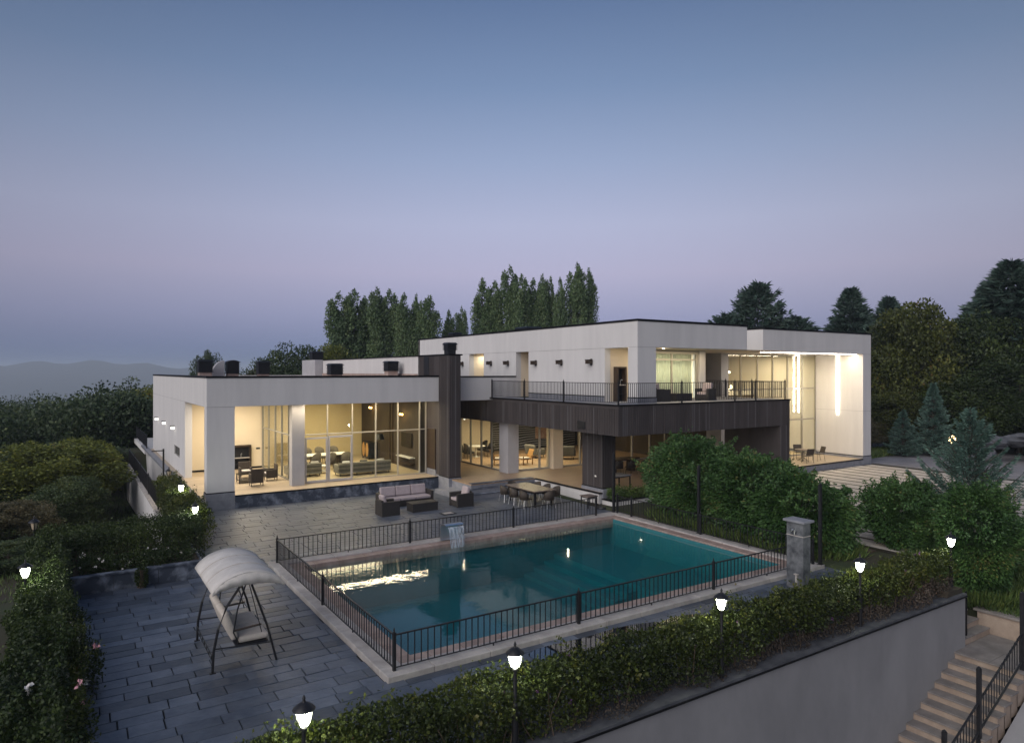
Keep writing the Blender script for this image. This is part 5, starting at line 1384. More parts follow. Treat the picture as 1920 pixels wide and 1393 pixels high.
c0 = soft_chair('taupe upholstered chair right behind the shorter striped sofa', (11.9, 39.4, 0.612), R(200), gL)
for x, y, a, lab in [(12.75, 39.2, 180, 'taupe upholstered chair nearest the glass, second from the sliding door side'), (13.65, 39.1, 170, 'taupe upholstered chair nearest the glass, behind the long sofa'), (11.2, 40.4, 100, 'taupe upholstered chair at the end of the dining table by the side glazing'), (12.2, 41.9, 0, 'taupe upholstered chair against the ochre wall, first from the side glazing'), (13.0, 42.0, 0, 'taupe upholstered chair against the ochre wall, middle one'), (13.9, 42.0, 0, 'taupe upholstered chair against the ochre wall, nearest the black cabinet')]:
    dup(c0, (x, y, 0.612), R(a), lab)
t = thing('room_dining_table', 'pale dining table amid the taupe living room chairs', 'table', (12.9, 40.5, 0.612)); box('table_top', 'white', (-1.3, -0.6, 0.71), (1.3, 0.6, 0.75), t, 0.01)
for sx in (-1, 1): box('leg', 'wooddark', (sx * 0.8 - 0.08, -0.3, 0), (sx * 0.8 + 0.08, 0.3, 0.708), t)
t = thing('low_table', 'small low white table between the striped sofas', 'table', (11.85, 37.9, 0.612)); box('table_top', 'white', (-0.22, -0.3, 0.40), (0.22, 0.3, 0.43), t); box('shelf', 'white', (-0.2, -0.28, 0.12), (0.2, 0.28, 0.14), t)
for sx in (-1, 1):
    for sy in (-1, 1): MB().box(sx * 0.2 - 0.015, sy * 0.27 - 0.015, 0, sx * 0.2 + 0.015, sy * 0.27 + 0.015, 0.4).build('leg', 'steel', t)
t = thing('oval_cabinet', 'black cabinet with two oval wooden doors against the dark wall', 'cabinet', (16.45, 42.6, 0.612))
box('body', 'black', (-0.30, -0.62, 0.12), (0.30, 0.62, 1.10), t, 0.02)
for yy in (-0.3, 0.3):
    mb = MB(); mb.prism([(0.24 * math.cos(a), 0.46 * math.sin(a)) for a in np.linspace(0, 6.283, 25)[:-1]], 0, 0.02); mb.xf(0, Matrix.Translation((-0.301, yy, 0.61)) @ Matrix.Rotation(R(90), 4, 'Z') @ Matrix.Rotation(R(90), 4, 'X')); mb.build('oval_door', 'woodlight', t)
for sx in (-1, 1):
    for sy in (-1, 1): MB().box(sx * 0.24 - 0.03, sy * 0.54 - 0.03, 0, sx * 0.24 + 0.03, sy * 0.54 + 0.03, 0.119).build('leg', 'black', t)
t = thing('television', 'large black television on the dark living room wall', 'television', (16.79, 37.4, 2.25)); box('screen', 'tv', (-0.06, -0.75, -0.42), (-0.012, 0.75, 0.42), t, 0.01); box('bracket', 'black', (-0.011, -0.2, -0.15), (-0.001, 0.2, 0.15), t)
t = thing('media_shelf', 'thin white media shelf under the television', 'shelf', (16.79, 37.3, 1.25)); box('board', 'white', (-0.34, -1.0, 0), (-0.001, 1.0, 0.05), t); box('lower_board', 'wooddark', (-0.34, -1.0, -0.35), (-0.001, 1.0, -0.31), t)
t = thing('floor_lamp', 'dark floor lamp with a wide black shade before the dark wall', 'lamp', (16.2, 40.3, 0.612))
mb = MB(); mb.lathe([(0.16, 0), (0.16, 0.02), (0.015, 0.03), (0.015, 1.45)], 0, 0, 12); mb.build('stand', 'black', t)
mb = MB(); mb.lathe([(0.34, 1.45), (0.22, 1.80)], 0, 0, 18); mb.build('shade', 'black', t, smooth=True)
for yy, zz, lab in ((42.9, 3.9, 'amber glowing wall light on the dark wall near the black cabinet'), (37.9, 3.72, 'amber glowing wall light on the dark wall above the television')):
    t = thing('amber_light', lab, 'wall lamp', (16.79, yy, zz))
    box('mount_plate', 'louvre', (-0.03, -0.12, -0.03), (-0.001, 0.12, 0.03), t)
    for k in (-1, 1):
        MB().tube([(-0.03, 0, 0), (-0.16, k * 0.14, 0.02)], 0.008, 5).build('arm', 'louvre', t)
        MB().lathe([(0.01, -0.05), (0.05, -0.03), (0.06, 0.02), (0.045, 0.07), (0.01, 0.085)], -0.17, k * 0.15, 8).build('bulb', 'e_amber', t, smooth=True)
    point('amber_glow', (-0.3, 0, 0), 7, (1, 0.6, 0.22), 0.08, t)
for yy in (39.5, 39.95): box('wall_batten', 'wooddark', (16.74, yy, 0.62), (16.798, yy + 0.18, 4.69), villa)
# middle room
def wood_lounge(label, loc, rz):
    t = thing('wood_lounge_chair', label, 'armchair', loc, rz, 'honey wood lounge chairs')
    mb = MB(); mb.box(-0.3, -0.012, 0, 0.3, 0.012, 0.62); mb.xf(0, Matrix.Translation((0, 0.24, 0.33)) @ Matrix.Rotation(R(-22), 4, 'X')); mb.build('backrest', 'woodlight', t, 0.006)
    box('seat', 'woodlight', (-0.31, -0.36, 0.30), (0.31, 0.26, 0.335), t, 0.006); box('seat_cushion', 'canvas', (-0.29, -0.35, 0.337), (0.29, 0.22, 0.42), t, 0.03)
    for sx in (-1, 1):
        mb = MB(); mb.box(sx * 0.33 - 0.022, -0.34, 0, sx * 0.33 + 0.022, -0.28, 0.52); mb.box(sx * 0.33 - 0.022, 0.30, 0, sx * 0.33 + 0.022, 0.36, 0.52); mb.box(sx * 0.33 - 0.03, -0.36, 0.521, sx * 0.33 + 0.03, 0.40, 0.55); mb.build('side_frame', 'woodlight', t)
    return t
c0 = wood_lounge('honey wood lounge chair behind the entrance column glass', (22.0, 35.6, 0.60), R(75))
dup(c0, (23.55, 34.9, 0.60), R(-95), 'honey wood lounge chair in the middle of the porch glazing')
t = thing('wood_drum_table', 'honey wood block table between the wood lounge chairs', 'table', (22.75, 35.0, 0.60)); box('body', 'woodlight', (-0.26, -0.26, 0.0), (0.26, 0.26, 0.34), t, 0.03); box('table_top', 'woodlight', (-0.3, -0.3, 0.342), (0.3, 0.3, 0.38), t, 0.01)
def tufted(label, loc, rz):
    t = thing('tufted_armchair', label, 'armchair', loc, rz, 'grey tufted armchairs')
    box('seat', 'taupe2', (-0.42, -0.42, 0.2), (0.42, 0.36, 0.46), t, 0.06)
    mb = MB(); mb.box(-0.48, -0.09, 0, 0.48, 0.09, 0.66); mb.xf(0, Matrix.Translation((0, 0.40, 0.24)) @ Matrix.Rotation(R(-10), 4, 'X')); mb.build('backrest', 'taupe2', t, 0.07)
    for sx in (-1, 1): box('armrest', 'taupe2', (sx * 0.49 - 0.08, -0.42, 0.2), (sx * 0.49 + 0.08, 0.38, 0.64), t, 0.06)
    for sx in (-1, 1):
        for sy in (-1, 1): MB().tube([(sx * 0.4, sy * 0.34, 0.2), (sx * 0.42, sy * 0.38, 0)], 0.02, 6).build('leg', 'wooddark', t)
    return t
M['taupe2'] = mk('grey tufted fabric', (0.13, 0.125, 0.115), (0.17, 0.165, 0.15), scale=14, rough=0.95, bump=0.5, bscale=18)
c0 = tufted('grey tufted armchair left of the inner column behind the porch glass', (25.9, 37.2, 0.60), R(100))
dup(c0, (27.2, 35.5, 0.60), R(150), 'grey tufted armchair right of the inner column behind the porch glass')
c0 = None
for (x, y, a, lab) in [(22.0, 39.2, 90, 'black dining chair behind the entrance glass, nearest the door'), (22.0, 40.1, 90, 'black dining chair behind the entrance glass, second in the row'), (23.6, 39.3, -90, 'black dining chair across the round white table, front one'), (23.6, 40.2, -90, 'black dining chair across the round white table, rear one')]:
    c0 = soft_chair(lab, (x, y, 0.60), R(a), 'black chairs in the middle room', 'black', 'black_chair') if c0 is None else (dup(c0, (x, y, 0.60), R(a), lab), c0)[1]
t = thing('white_table', 'round white table among the black dining chairs', 'table', (22.8, 39.7, 0.60))
mb = MB(); mb.lathe([(0.62, 0.70), (0.64, 0.72), (0.62, 0.75)], 0, 0, 24); mb.build('table_top', 'white', t, smooth=True); mb = MB(); mb.lathe([(0.3, 0), (0.28, 0.02), (0.05, 0.06), (0.05, 0.70)], 0, 0, 14); mb.build('pedestal', 'white', t, smooth=True)
t = thing('wall_picture', 'abstract brown picture on the charcoal wave panel', 'picture', (29.6, 41.66, 1.9)); box('canvas', 'paint_red', (-0.6, -0.03, -0.6), (0.6, 0.0, 0.6), t); box('frame', 'black', (-0.64, -0.02, -0.64), (0.64, 0.01, -0.602), t)
box('bookcase_shelf', 'woodlight', (31.6, 38.0, 1.5), (33.19, 38.4, 1.56), villa)
# hall
t = thing('pendant_cluster', 'cluster of glowing glass globes hanging in the hall', 'pendant lamp', (36.2, 30.4, 7.42))
gg = random.Random(4)
for k in range(13):
    a = gg.uniform(0, 6.28); r_ = gg.uniform(0.1, 0.75); dz = -gg.uniform(0.5, 2.5); x_, y_ = r_ * math.cos(a), r_ * math.sin(a)
    MB().tube([(x_, y_, 0), (x_, y_, dz)], 0.006, 4).build('cord', 'black', t)
    MB().lathe([(0.02, -0.075), (0.07, -0.05), (0.09, 0.0), (0.07, 0.05), (0.02, 0.075)], x_, y_, 10).xf(0, Matrix.Translation((0, 0, dz - 0.07))).build('globe', 'e_bulb', t, smooth=True)
MB().lathe([(0.5, -0.03), (0.5, -0.001)], 0, 0, 20).build('ceiling_plate', 'steel', t)
t = thing('hall_painting', 'tall reddish painting on the hall wall behind the glazing', 'picture', (44.0 - 1.6, 35.99, 3.7)); box('canvas', 'paint_red', (-0.9, -0.05, -0.95), (0.9, -0.001, 0.95), t); box('frame', 'woodlight', (-0.94, -0.04, -0.99), (0.94, -0.001, -0.952), t)
t = thing('dark_screen', 'dark grey low screen inside the hall by the glass', 'screen', (43.2 - 1.4, 31.0, 0.60)); box('panel', 'darkpanel', (-0.9, -0.06, 0.05), (0.9, 0.06, 1.5), t); box('foot', 'black', (-0.9, -0.2, 0), (0.9, 0.2, 0.049), t)
t = thing('table_lamp', 'table lamp with a glowing white shade in the hall', 'lamp', (40.5, 30.0, 0.60))
MB().lathe([(0.3, 0), (0.3, 0.03), (0.05, 0.06), (0.05, 0.75)], 0, 0, 12).build('stand', 'wooddark', t); MB().lathe([(0.28, 0.98), (0.18, 1.42)], 0, 0, 16).build('shade', 'e_shade', t, smooth=True); MB().lathe([(0.10, 0.751), (0.12, 0.85), (0.03, 0.979)], 0, 0, 12).build('body', 'white', t)
t = thing('hall_armchair', 'beige armchair inside the hall behind the patio table', 'armchair', (39.6, 30.2, 0.60), R(180)); box('seat', 'beigecush', (-0.4, -0.4, 0.1), (0.4, 0.3, 0.42), t, 0.05); box('backrest', 'beigecush', (-0.42, 0.3, 0.1), (0.42, 0.45, 0.85), t, 0.06)
for sx in (-1, 1): box('armrest', 'beigecush', (sx * 0.46 - 0.06, -0.4, 0.1), (sx * 0.46 + 0.06, 0.42, 0.6), t, 0.04)

# ------------------------------------------------------------------ hedges
def hedge_points(x0, y0, x1, y1, w, h, z0, n, seed, lump=0.14, depth=0.22, base_fade=0.0):
    """points through the outer shell of a clipped but uneven hedge running from (x0,y0) to (x1,y1)"""
    g = np.random.default_rng(seed)
    L = math.hypot(x1 - x0, y1 - y0); ux, uy = (x1 - x0) / L, (y1 - y0) / L
    s = g.uniform(0, L, n)
    tot = w + 2 * h + 0.25
    q = g.uniform(0, tot, n)
    lat = np.empty(n); z = np.empty(n); inx = np.zeros(n); inz = np.zeros(n)
    top = q < w
    lat[top] = q[top] - w / 2; z[top] = h; inz[top] = -1
    a = (~top) & (q < w + h); lat[a] = -w / 2; z[a] = q[a] - w; inx[a] = 1
    b = (~top) & (~a); lat[b] = w / 2; z[b] = np.minimum(q[b] - w - h, h); inx[b] = -1
    dd = g.exponential(depth, n).clip(0, w * 0.9) - 0.04
    P0 = np.stack([s, lat * 3, z], 1)
    bump = lump * (Noise(seed, 7, 2.2)(P0) * 1.6 + Noise(seed + 1, 7, 6.0)(P0) * 0.8)
    lat = lat + inx * (dd - bump); z = z + inz * (dd * 0.9 - bump * 1.3)
    spike = (g.uniform(0, 1, n) < 0.06) & top
    z[spike] += g.uniform(0.02, 0.22, spike.sum())
    z = np.clip(z, 0.02, None)
    P = np.stack([x0 + ux * s - uy * lat, y0 + uy * s + ux * lat, z0 + z], 1)
    return P, z / h, s

def hedge(name, label, segs, w, h, z0, dens, leaf, mat, seed, lump=0.14, drygrad=False, flowers=None, cat='hedge', stems=True, curve=None):
    t = thing(name, label, cat, (0, 0, 0))
    PP, ZZ = [], []
    for k, (x0, y0, x1, y1) in enumerate(segs):
        L = math.hypot(x1 - x0, y1 - y0)
        n = int(dens * L)
        P, zr, s = hedge_points(x0, y0, x1, y1, w, h, z0, n, seed + 17 * k, lump)
        PP.append(P); ZZ.append(zr)
    P = np.concatenate(PP); zr = np.concatenate(ZZ)
    tint = tint_for(P, seed, 1.6, 0.16) + 0.30 * Noise(seed + 8, 5, 0.7)(P)
    g = np.random.default_rng(seed + 50)              # fresh sprigs standing out of the clipped face; brighter tint imitates lamp-lit clumps
    cand = P[zr > 0.45]
    C_ = cand[g.choice(len(cand), max(6, int(len(P) / 420)))]
    kk = 30
    Q = np.repeat(C_, kk, axis=0) + g.normal(0, 0.075, (len(C_) * kk, 3)) + np.array([0, 0, 0.07])
    P = np.concatenate([P, Q]); zr = np.concatenate([zr, np.full(len(Q), 1.2)])
    tint = np.concatenate([tint, np.repeat(g.uniform(0.5, 0.85, len(C_)), kk)])
    if drygrad:
        g = np.random.default_rng(seed)
        dry = g.uniform(0, 1, len(P)) > (zr * 1.5 + 0.12 + 0.35 * Noise(seed + 5, 5, 1.2)(P))
        big = g.uniform(0, 1, len(P)) < 0.28
        me = leaf_mesh('foliage', P[~dry & ~big], mat, leaf * 0.85, leaf * 0.5, tint=tint[~dry & ~big] * 0.9, seed=seed, up=0.3)
        link('foliage', me, None, t)
        me = leaf_mesh('large_foliage', P[~dry & big], mat, leaf * 1.45, leaf * 0.95, tint=tint[~dry & big], seed=seed + 2, up=0.2)
        link('large_foliage', me, None, t)
        me = leaf_mesh('dry_foliage', P[dry], 'lf_ivy', leaf * 0.85, leaf * 0.5, tint=tint[dry], seed=seed + 1)
        link('dry_foliage', me, None, t)
    else:
        me = leaf_mesh('foliage', P, mat, leaf, leaf * 0.62, tint=tint, seed=seed, up=0.3)
        link('foliage', me, None, t)
    if stems:
        mb = MB(); gg = random.Random(seed)
        for x0, y0, x1, y1 in segs:
            L = math.hypot(x1 - x0, y1 - y0); ux, uy = (x1 - x0) / L, (y1 - y0) / L
            for k in range(int(L * 11)):
                s = gg.uniform(0, L); l0 = gg.uniform(-w * 0.45, w * 0.45); l1 = l0 + gg.uniform(-0.25, 0.25)
                l1 = max(-w * 0.55, min(w * 0.55, l1)); s1 = s + gg.uniform(-0.4, 0.4); zm = h * gg.uniform(0.6, 0.95)
                pt = lambda s_, l_, z_: (x0 + ux * s_ - uy * l_, y0 + uy * s_ + ux * l_, z0 + z_)
                mb.tube([pt(s, l0, 0), pt((s + s1) / 2 + gg.uniform(-.1, .1), (l0 + l1) / 2, zm * 0.55), pt(s1, l1, zm)], 0.012, 4, 0.005, cap=False)
        mb.build('stems', 'twig', t, kind='stuff')
    if flowers:
        gg = np.random.default_rng(seed + 3)
        for matn, cnt, size in flowers:
            idx = gg.choice(len(P), cnt, replace=False)
            fp = np.repeat(P[idx], 9, axis=0) + gg.normal(0, size * 0.25, (cnt * 9, 3)) + np.array([0, 0, 0.05])
            me = leaf_mesh('blossoms', fp, 'lf_grass', size, size * 0.8, seed=seed + 4)
            me.materials.clear(); me.materials.append(M[matn])
            link('blossoms', me, None, t)
    return t
hedge('front_hedge', 'long uneven hedge with dry brown stems above the grey retaining wall', [(0.6, 9.86, 21.1, 9.86)], 0.78, 0.98, 0.0, 5200, 0.060, 'lf_hedge', 21, 0.17, True, [('fl_purple', 26, 0.05)])
hedge('corner_hedge', 'dark clipped hedge behind the slate planter', [(-0.9, 25.1, 3.7, 25.1)], 1.9, 1.32, 0.0, 7200, 0.062, 'lf_dark', 31, 0.15)
hedge('ramp_hedge', 'green hedge running along the house ledge to the ramp', [(3.75, 26.3, 3.85, 36.0)], 0.8, 1.35, 0.0, 3600, 0.075, 'lf_hedge', 41, 0.18)
hedge('side_hedge', 'dark leafy hedge along the outer edge of the paving', [(-0.52, 8.5, -0.52, 25.7)], 0.85, 1.22, 0.0, 4600, 0.068, 'lf_dark', 51, 0.25, False, None)
hedge('rose_bushes', 'rose bushes with white and pink blooms beside the paving', [(-0.18, 12.2, -0.12, 18.6)], 0.75, 0.85, -0.02, 2600, 0.062, 'lf_hedge', 61, 0.3, False, [('fl_white', 14, 0.10), ('fl_pink', 10, 0.085)], cat='rose bush')
hedge('planter_shrubs', 'low flowering shrubs growing in the slate planter before the dark hedge', [(0.2, 23.5, 3.2, 23.5)], 0.8, 0.34, 0.40, 2600, 0.06, 'lf_dark', 71, 0.25, False, [('fl_white', 26, 0.045)], cat='shrub')
hedge('porch_plants', 'bright green low plants in the planter before the shaded porch', [(21.2, 24.25, 24.4, 24.25)], 0.5, 0.38, 0.22, 1500, 0.09, 'lf_grass', 81, 0.15, cat='plant')

# ------------------------------------------------------------------ shrubs
def shrub(name, label, loc, rx, ry, h, n, leaf, mat, seed, group=None, cat='shrub', droop=0.0, skirt=False):
    t = thing(name, label, cat, loc, 0, group)
    g = np.random.default_rng(seed)
    n = int(n * 1.9)
    d = unit(g.normal(size=(n, 3)))
    rad = 1 - g.exponential(0.19, n).clip(0, 0.95)
    sup = 1.0 / (np.abs(d) ** 3.2).sum(axis=1) ** (1 / 3.2)
    rad = rad * sup * 0.93
    lumps = 1 + 0.20 * Noise(seed, 7, 3.0)(d) * 1.8 + 0.13 * Noise(seed + 1, 7, 9.0)(d) * 1.8
    q = d * (rad * lumps)[:, None]
    # squarish flanks
    zz = q[:, 2]
    P = np.stack([q[:, 0] * rx, q[:, 1] * ry, h * 0.5 + zz * h * 0.5], 1)
    sp = g.uniform(0, 1, n) < 0.05
    P[sp, 2] += np.where(P[sp, 2] > h * 0.6, g.uniform(0, 0.35, sp.sum()), 0)
    P[:, 2] = np.clip(P[:, 2], 0.03, None)
    ax = np.stack([d[:, 0], d[:, 1], np.full(n, -droop)], 1)
    if h > 1.0:                                   # upright shoots breaking the outline
        cand = P[(P[:, 2] > h * 0.55) & (rad > 0.8)]
        base = cand[g.choice(len(cand), 110)]
        k = 46
        u = np.tile(np.linspace(0, 1, k), len(base)); i = np.repeat(np.arange(len(base)), k)
        ht = g.uniform(0.15, 0.62, len(base)) * min(1.0, h / 3.0); lean = g.normal(0, 0.16, (len(base), 2)) + base[:, :2] / np.array([rx, ry]) * 0.22
        ds = unit(g.normal(size=(len(i), 3)))
        Q = base[i] + np.stack([lean[i, 0] * u, lean[i, 1] * u, ht[i] * u], 1) + ds * (0.11 * (1.05 - u))[:, None]
        P = np.concatenate([P, Q]); ax = np.concatenate([ax, np.stack([ds[:, 0], ds[:, 1], np.full(len(Q), 0.15 - droop * 0.5)], 1)])
    me = leaf_mesh('foliage', P, mat, leaf, leaf * 0.5, axis=ax, tint=tint_for(P, seed, 2.0), jitter=0.8, seed=seed)
    link('foliage', me, None, t)
    mb = MB(); gg = random.Random(seed)
    for k in range(9):
        a = gg.uniform(0, 6.28); r_ = gg.uniform(0.1, 0.75)
        mb.tube([(0.1 * math.cos(a), 0.1 * math.sin(a), 0), (r_ * 0.4 * rx * math.cos(a), r_ * 0.4 * ry * math.sin(a), h * 0.4), (r_ * rx * math.cos(a), r_ * ry * math.sin(a), h * 0.85)], 0.03, 5, 0.008, cap=False)
    mb.build('stems', 'twig', t, kind='stuff')
    if skirt:
        m_ = 2600
        a = g.uniform(0, 6.28, m_); rr = g.uniform(0.55, 1.12, m_)
        Pg = np.stack([rr * rx * np.cos(a), rr * ry * np.sin(a), np.zeros(m_)], 1)
        axg = np.stack([np.cos(a) * 0.5, np.sin(a) * 0.5, np.ones(m_)], 1)
        me = leaf_mesh('grass_skirt', Pg, 'lf_grass', 0.42, 0.03, axis=axg, jitter=0.25, seed=seed + 7)
        link('grass_skirt', me, None, t)
    return t
gT = 'tall green shrubs beside the pool'
shrub('tall_shrub', 'tall green shrub rising before the shaded porch at the pool side', (21.95, 19.9, 0.02), 1.45, 1.9, 3.25, 16000, 0.13, 'lf_bush', 101, gT, droop=0.5, skirt=True)
shrub('tall_shrub', 'tall green shrub in the middle of the poolside row, under the dark leg wall', (22.0, 17.2, 0.02), 1.5, 2.2, 2.95, 18000, 0.13, 'lf_bush', 102, gT, droop=0.5, skirt=True)
shrub('tall_shrub', 'tall green shrub at the end of the poolside row, behind the shower pillar', (21.85, 14.85, 0.02), 1.4, 1.95, 2.6, 16000, 0.13, 'lf_bush', 103, gT, droop=0.5, skirt=True)
shrub('round_shrub', 'round dark green shrub standing alone on the striped driveway', (24.65, 12.75, 0.1), 1.15, 1.1, 2.25, 12000, 0.115, 'lf_bush', 104, droop=0.3)
shrub('round_shrub', 'smaller dark green shrub between the lone round shrub and the far lantern', (24.55, 11.5, -0.2), 0.9, 0.8, 1.6, 7000, 0.10, 'lf_bush', 109, droop=0.3)
shrub('corner_shrub', 'broad dark shrub above the stair landing', (24.0, 10.1, -0.75), 1.1, 1.1, 3.25, 14000, 0.11, 'lf_bush', 105, droop=0.4, skirt=True)
shrub('small_plant', 'single small plant growing against the slate planter wall', (1.75, 22.62, 0.0), 0.16, 0.14, 0.62, 500, 0.06, 'lf_dark', 106, cat='plant')

# ------------------------------------------------------------------ trees
def tree_mesh_poplar(seed, h, r, n, leaf):
    g = np.random.default_rng(seed)
    k = 9
    A = np.arange(k) * 2.4 + g.uniform(0, 0.5, k); B = g.uniform(0.3, 0.72, k) * r; top = h * g.uniform(0.80, 0.985, k); top[0] = h; B[0] = 0
    bot = h * g.uniform(0.04, 0.12, k)
    i = g.integers(0, k, n)
    u = g.uniform(0, 1, n) ** 0.9
    z = bot[i] + (top[i] - bot[i]) * u
    wd = r * 0.42 * np.clip((1 - u) / 0.14, 0.0, 1) ** 0.5 * np.clip(u / 0.1 + 0.35, 0, 1) + 0.10
    d = unit(g.normal(size=(n, 3))); rad = g.uniform(0.2, 1, n) ** 0.5
    off = B[i] * (0.75 + 0.2 * u)
    P = np.stack([off * np.cos(A[i]) + d[:, 0] * rad * wd, off * np.sin(A[i]) + d[:, 1] * rad * wd, z + d[:, 2] * 0.25], 1)
    keep = Noise(seed + 3, 7, 2.2)(P * np.array([1, 1, 0.45])) > -0.24
    P = P[keep]
    ax = np.tile([0, 0, 0.9], (len(P), 1))
    tint = 0.40 + 0.30 * Noise(seed, 6, 1.6)(P * np.array([1, 1, 0.35])) + g.normal(0, 0.2, len(P))
    return leaf_mesh('crown', P, 'lf_poplar', leaf, leaf * 0.65, axis=ax, tint=tint, seed=seed)
def trunk_mb(seed, h, r, limbs, spread, crown_h, up=0.8):
    gg = random.Random(seed); mb = MB()
    mb.tube([(0, 0, -0.3), (gg.uniform(-.1, .1), gg.uniform(-.1, .1), h * 0.3), (gg.uniform(-.15, .15), gg.uniform(-.15, .15), h * 0.65), (gg.uniform(-.1, .1), 0, h)], r, 8, r * 0.2)
    for k in range(limbs):
        a = gg.uniform(0, 6.28); z = h * gg.uniform(0.25, 0.8); L = spread * gg.uniform(0.5, 0.95)
        mb.tube([(0, 0, z), (L * 0.5 * math.cos(a), L * 0.5 * math.sin(a), z + L * up * 0.4), (L * math.cos(a), L * math.sin(a), z + L * up)], r * 0.35, 5, r * 0.06, cap=False)
    return mb
def make_tree(name, label, cat, loc, crown, trunk, group=None, scale=1.0, rz=0.0):
    t = thing(name, label, cat, loc, rz, group)
    t.scale = scale if isinstance(scale, tuple) else (scale,) * 3
    c = bpy.data.objects.new('crown', crown); COL.objects.link(c); c.parent = t
    o = bpy.data.objects.new('trunk', trunk); COL.objects.link(o); o.parent = t
    return t
pop_c = [tree_mesh_poplar(200 + k, 16.0, 1.9, 24000, 0.26) for k in range(3)]
pop_t = [trunk_mb(210 + k, 14, 0.22, 7, 1.2, 14, 2.5).mesh('trunk', M['bark']) for k in range(3)]
def gz_(x, y): return float(ground_z(np.array([x]), np.array([y]))[0])
POP = [
       (28.4, 84.0, 16.0, 0.95, 'poplar at the left end of the poplar row behind the left wing'),
       (30.4, 84.0, 16.5, 1.05, 'second poplar from the left end of the row behind the left wing'),
       (32.6, 86.1, 15.9, 0.70, 'third poplar from the left, squeezed behind its neighbours'),
       (32.8, 82.4, 16.7, 0.85, 'fourth poplar from the left, rising over the pink-based roof wall'),
       (34.5, 82.5, 16.6, 0.85, 'fifth poplar from the left, rising over the pink-based roof wall'),
       (35.7, 80.5, 16.0, 0.75, 'sixth poplar from the left, before the upper block roof corner'),
       (37.5, 80.6, 16.0, 0.60, 'seventh poplar from the left, a slender one before the roof corner'),
       (38.0, 77.8, 15.6, 0.90, 'poplar over the far end of the upper roof, left of the gap'),
       (41.9, 80.1, 14.2, 0.55, 'short thin poplar in the gap of the row, left one'),
       (43.3, 79.2, 14.6, 0.50, 'short poplar in the gap of the row, right one'),
       (44.6, 75.9, 18.0, 0.85, 'poplar just right of the gap in the row over the upper roof'),
       (46.0, 75.1, 17.7, 0.80, 'second poplar right of the gap, leaning on its neighbour'),
       (47.6, 74.0, 19.6, 0.75, 'tall ragged poplar with a thin leafy tip over the upper roof'),
       (48.3, 72.4, 18.4, 0.75, 'poplar right of the ragged tall one'),
       (50.1, 72.4, 18.0, 0.65, 'slender poplar in the middle of the right-hand group'),
       (51.1, 71.7, 18.5, 0.65, 'slender poplar right of the group middle'),
       (52.6, 72.0, 18.4, 0.50, 'thin poplar third from the right end of the row'),
       (52.4, 69.7, 18.0, 0.50, 'thin poplar beside the tallest one'),
       (54.2, 68.5, 19.8, 0.90, 'tallest poplar near the right end of the row over the upper roof'),
       (56.1, 68.5, 19.3, 0.60, 'last poplar at the right end of the row'),
       ]
for k, (x, y, top, wsc, lab) in enumerate(POP):
    z0 = gz_(x, y)
    make_tree('poplar_tree', lab, 'tree', (x, y, z0), pop_c[k % 3], pop_t[k % 3], 'poplars behind the villa', (wsc * 1.13, wsc * 1.13, (top - z0) / 16.0), 1.3 * k)

def conifer_meshes(seed, h, r, whorls, per, nl, mat, leafL, droop=0.25, tips=1.0, trunk_r=0.2, up=0.0, pw=0.85):
    g = np.random.default_rng(seed); P = []; A = []
    mb = MB(); mb.tube([(0, 0, -0.3), (0.03, 0.02, h * 0.5), (0, 0, h * 0.985)], trunk_r, 7, 0.02)
    for w in range(whorls):
        u = w / (whorls - 1)
        z = h * (0.07 + 0.91 * u)
        L0 = r * (1 - u) ** pw + 0.10 * tips
        for k in range(per):
            a = g.uniform(0, 6.28); L = L0 * g.uniform(0.6, 1.12)
            zz = z + g.uniform(-0.5, 0.5) * h / whorls
            s = np.linspace(0.08, 1, 7)
            bx = np.stack([np.cos(a) * L * s, np.sin(a) * L * s, zz + L * (up * s - droop * s ** 1.5 + 0.25 * s ** 3)], 1)
            mb.tube([tuple(bx[0]), tuple(bx[3]), tuple(bx[-1])], 0.02 + 0.02 * (1 - u), 4, 0.005, cap=False)
            n = max(8, int(nl * (0.35 + L / r)))
            q = g.uniform(0.1, 1, n) ** 0.7
            cx = np.interp(q, s, bx[:, 0]); cy_ = np.interp(q, s, bx[:, 1]); cz = np.interp(q, s, bx[:, 2])
            side = g.normal(0, 1, n) * 0.16 * L * (1.1 - q) + g.normal(0, 0.03, n)
            P.append(np.stack([cx - np.sin(a) * side, cy_ + np.cos(a) * side, cz + g.normal(0, 0.04, n) - np.abs(side) * 0.15], 1))
            sd = np.sign(side) * 0.55
            A.append(np.stack([np.cos(a) - np.sin(a) * sd, np.sin(a) + np.cos(a) * sd, np.full(n, 0.12)], 1))
    P = np.concatenate(P); A = np.concatenate(A)
    return leaf_mesh('crown', P, mat, leafL, leafL * 0.22, axis=A, tint=tint_for(P, seed, 1.0), jitter=0.35, seed=seed), mb.mesh('trunk', M['bark'])
con_c, con_t = conifer_meshes(301, 16.0, 6.6, 38, 15, 52, 'lf_conifer', 0.75, 0.30, pw=0.75)
con2_c, con2_t = conifer_meshes(302, 15.0, 5.6, 28, 14, 50, 'lf_conifer', 0.8, -0.15, 1.0, 0.22, 0.1, 0.5)
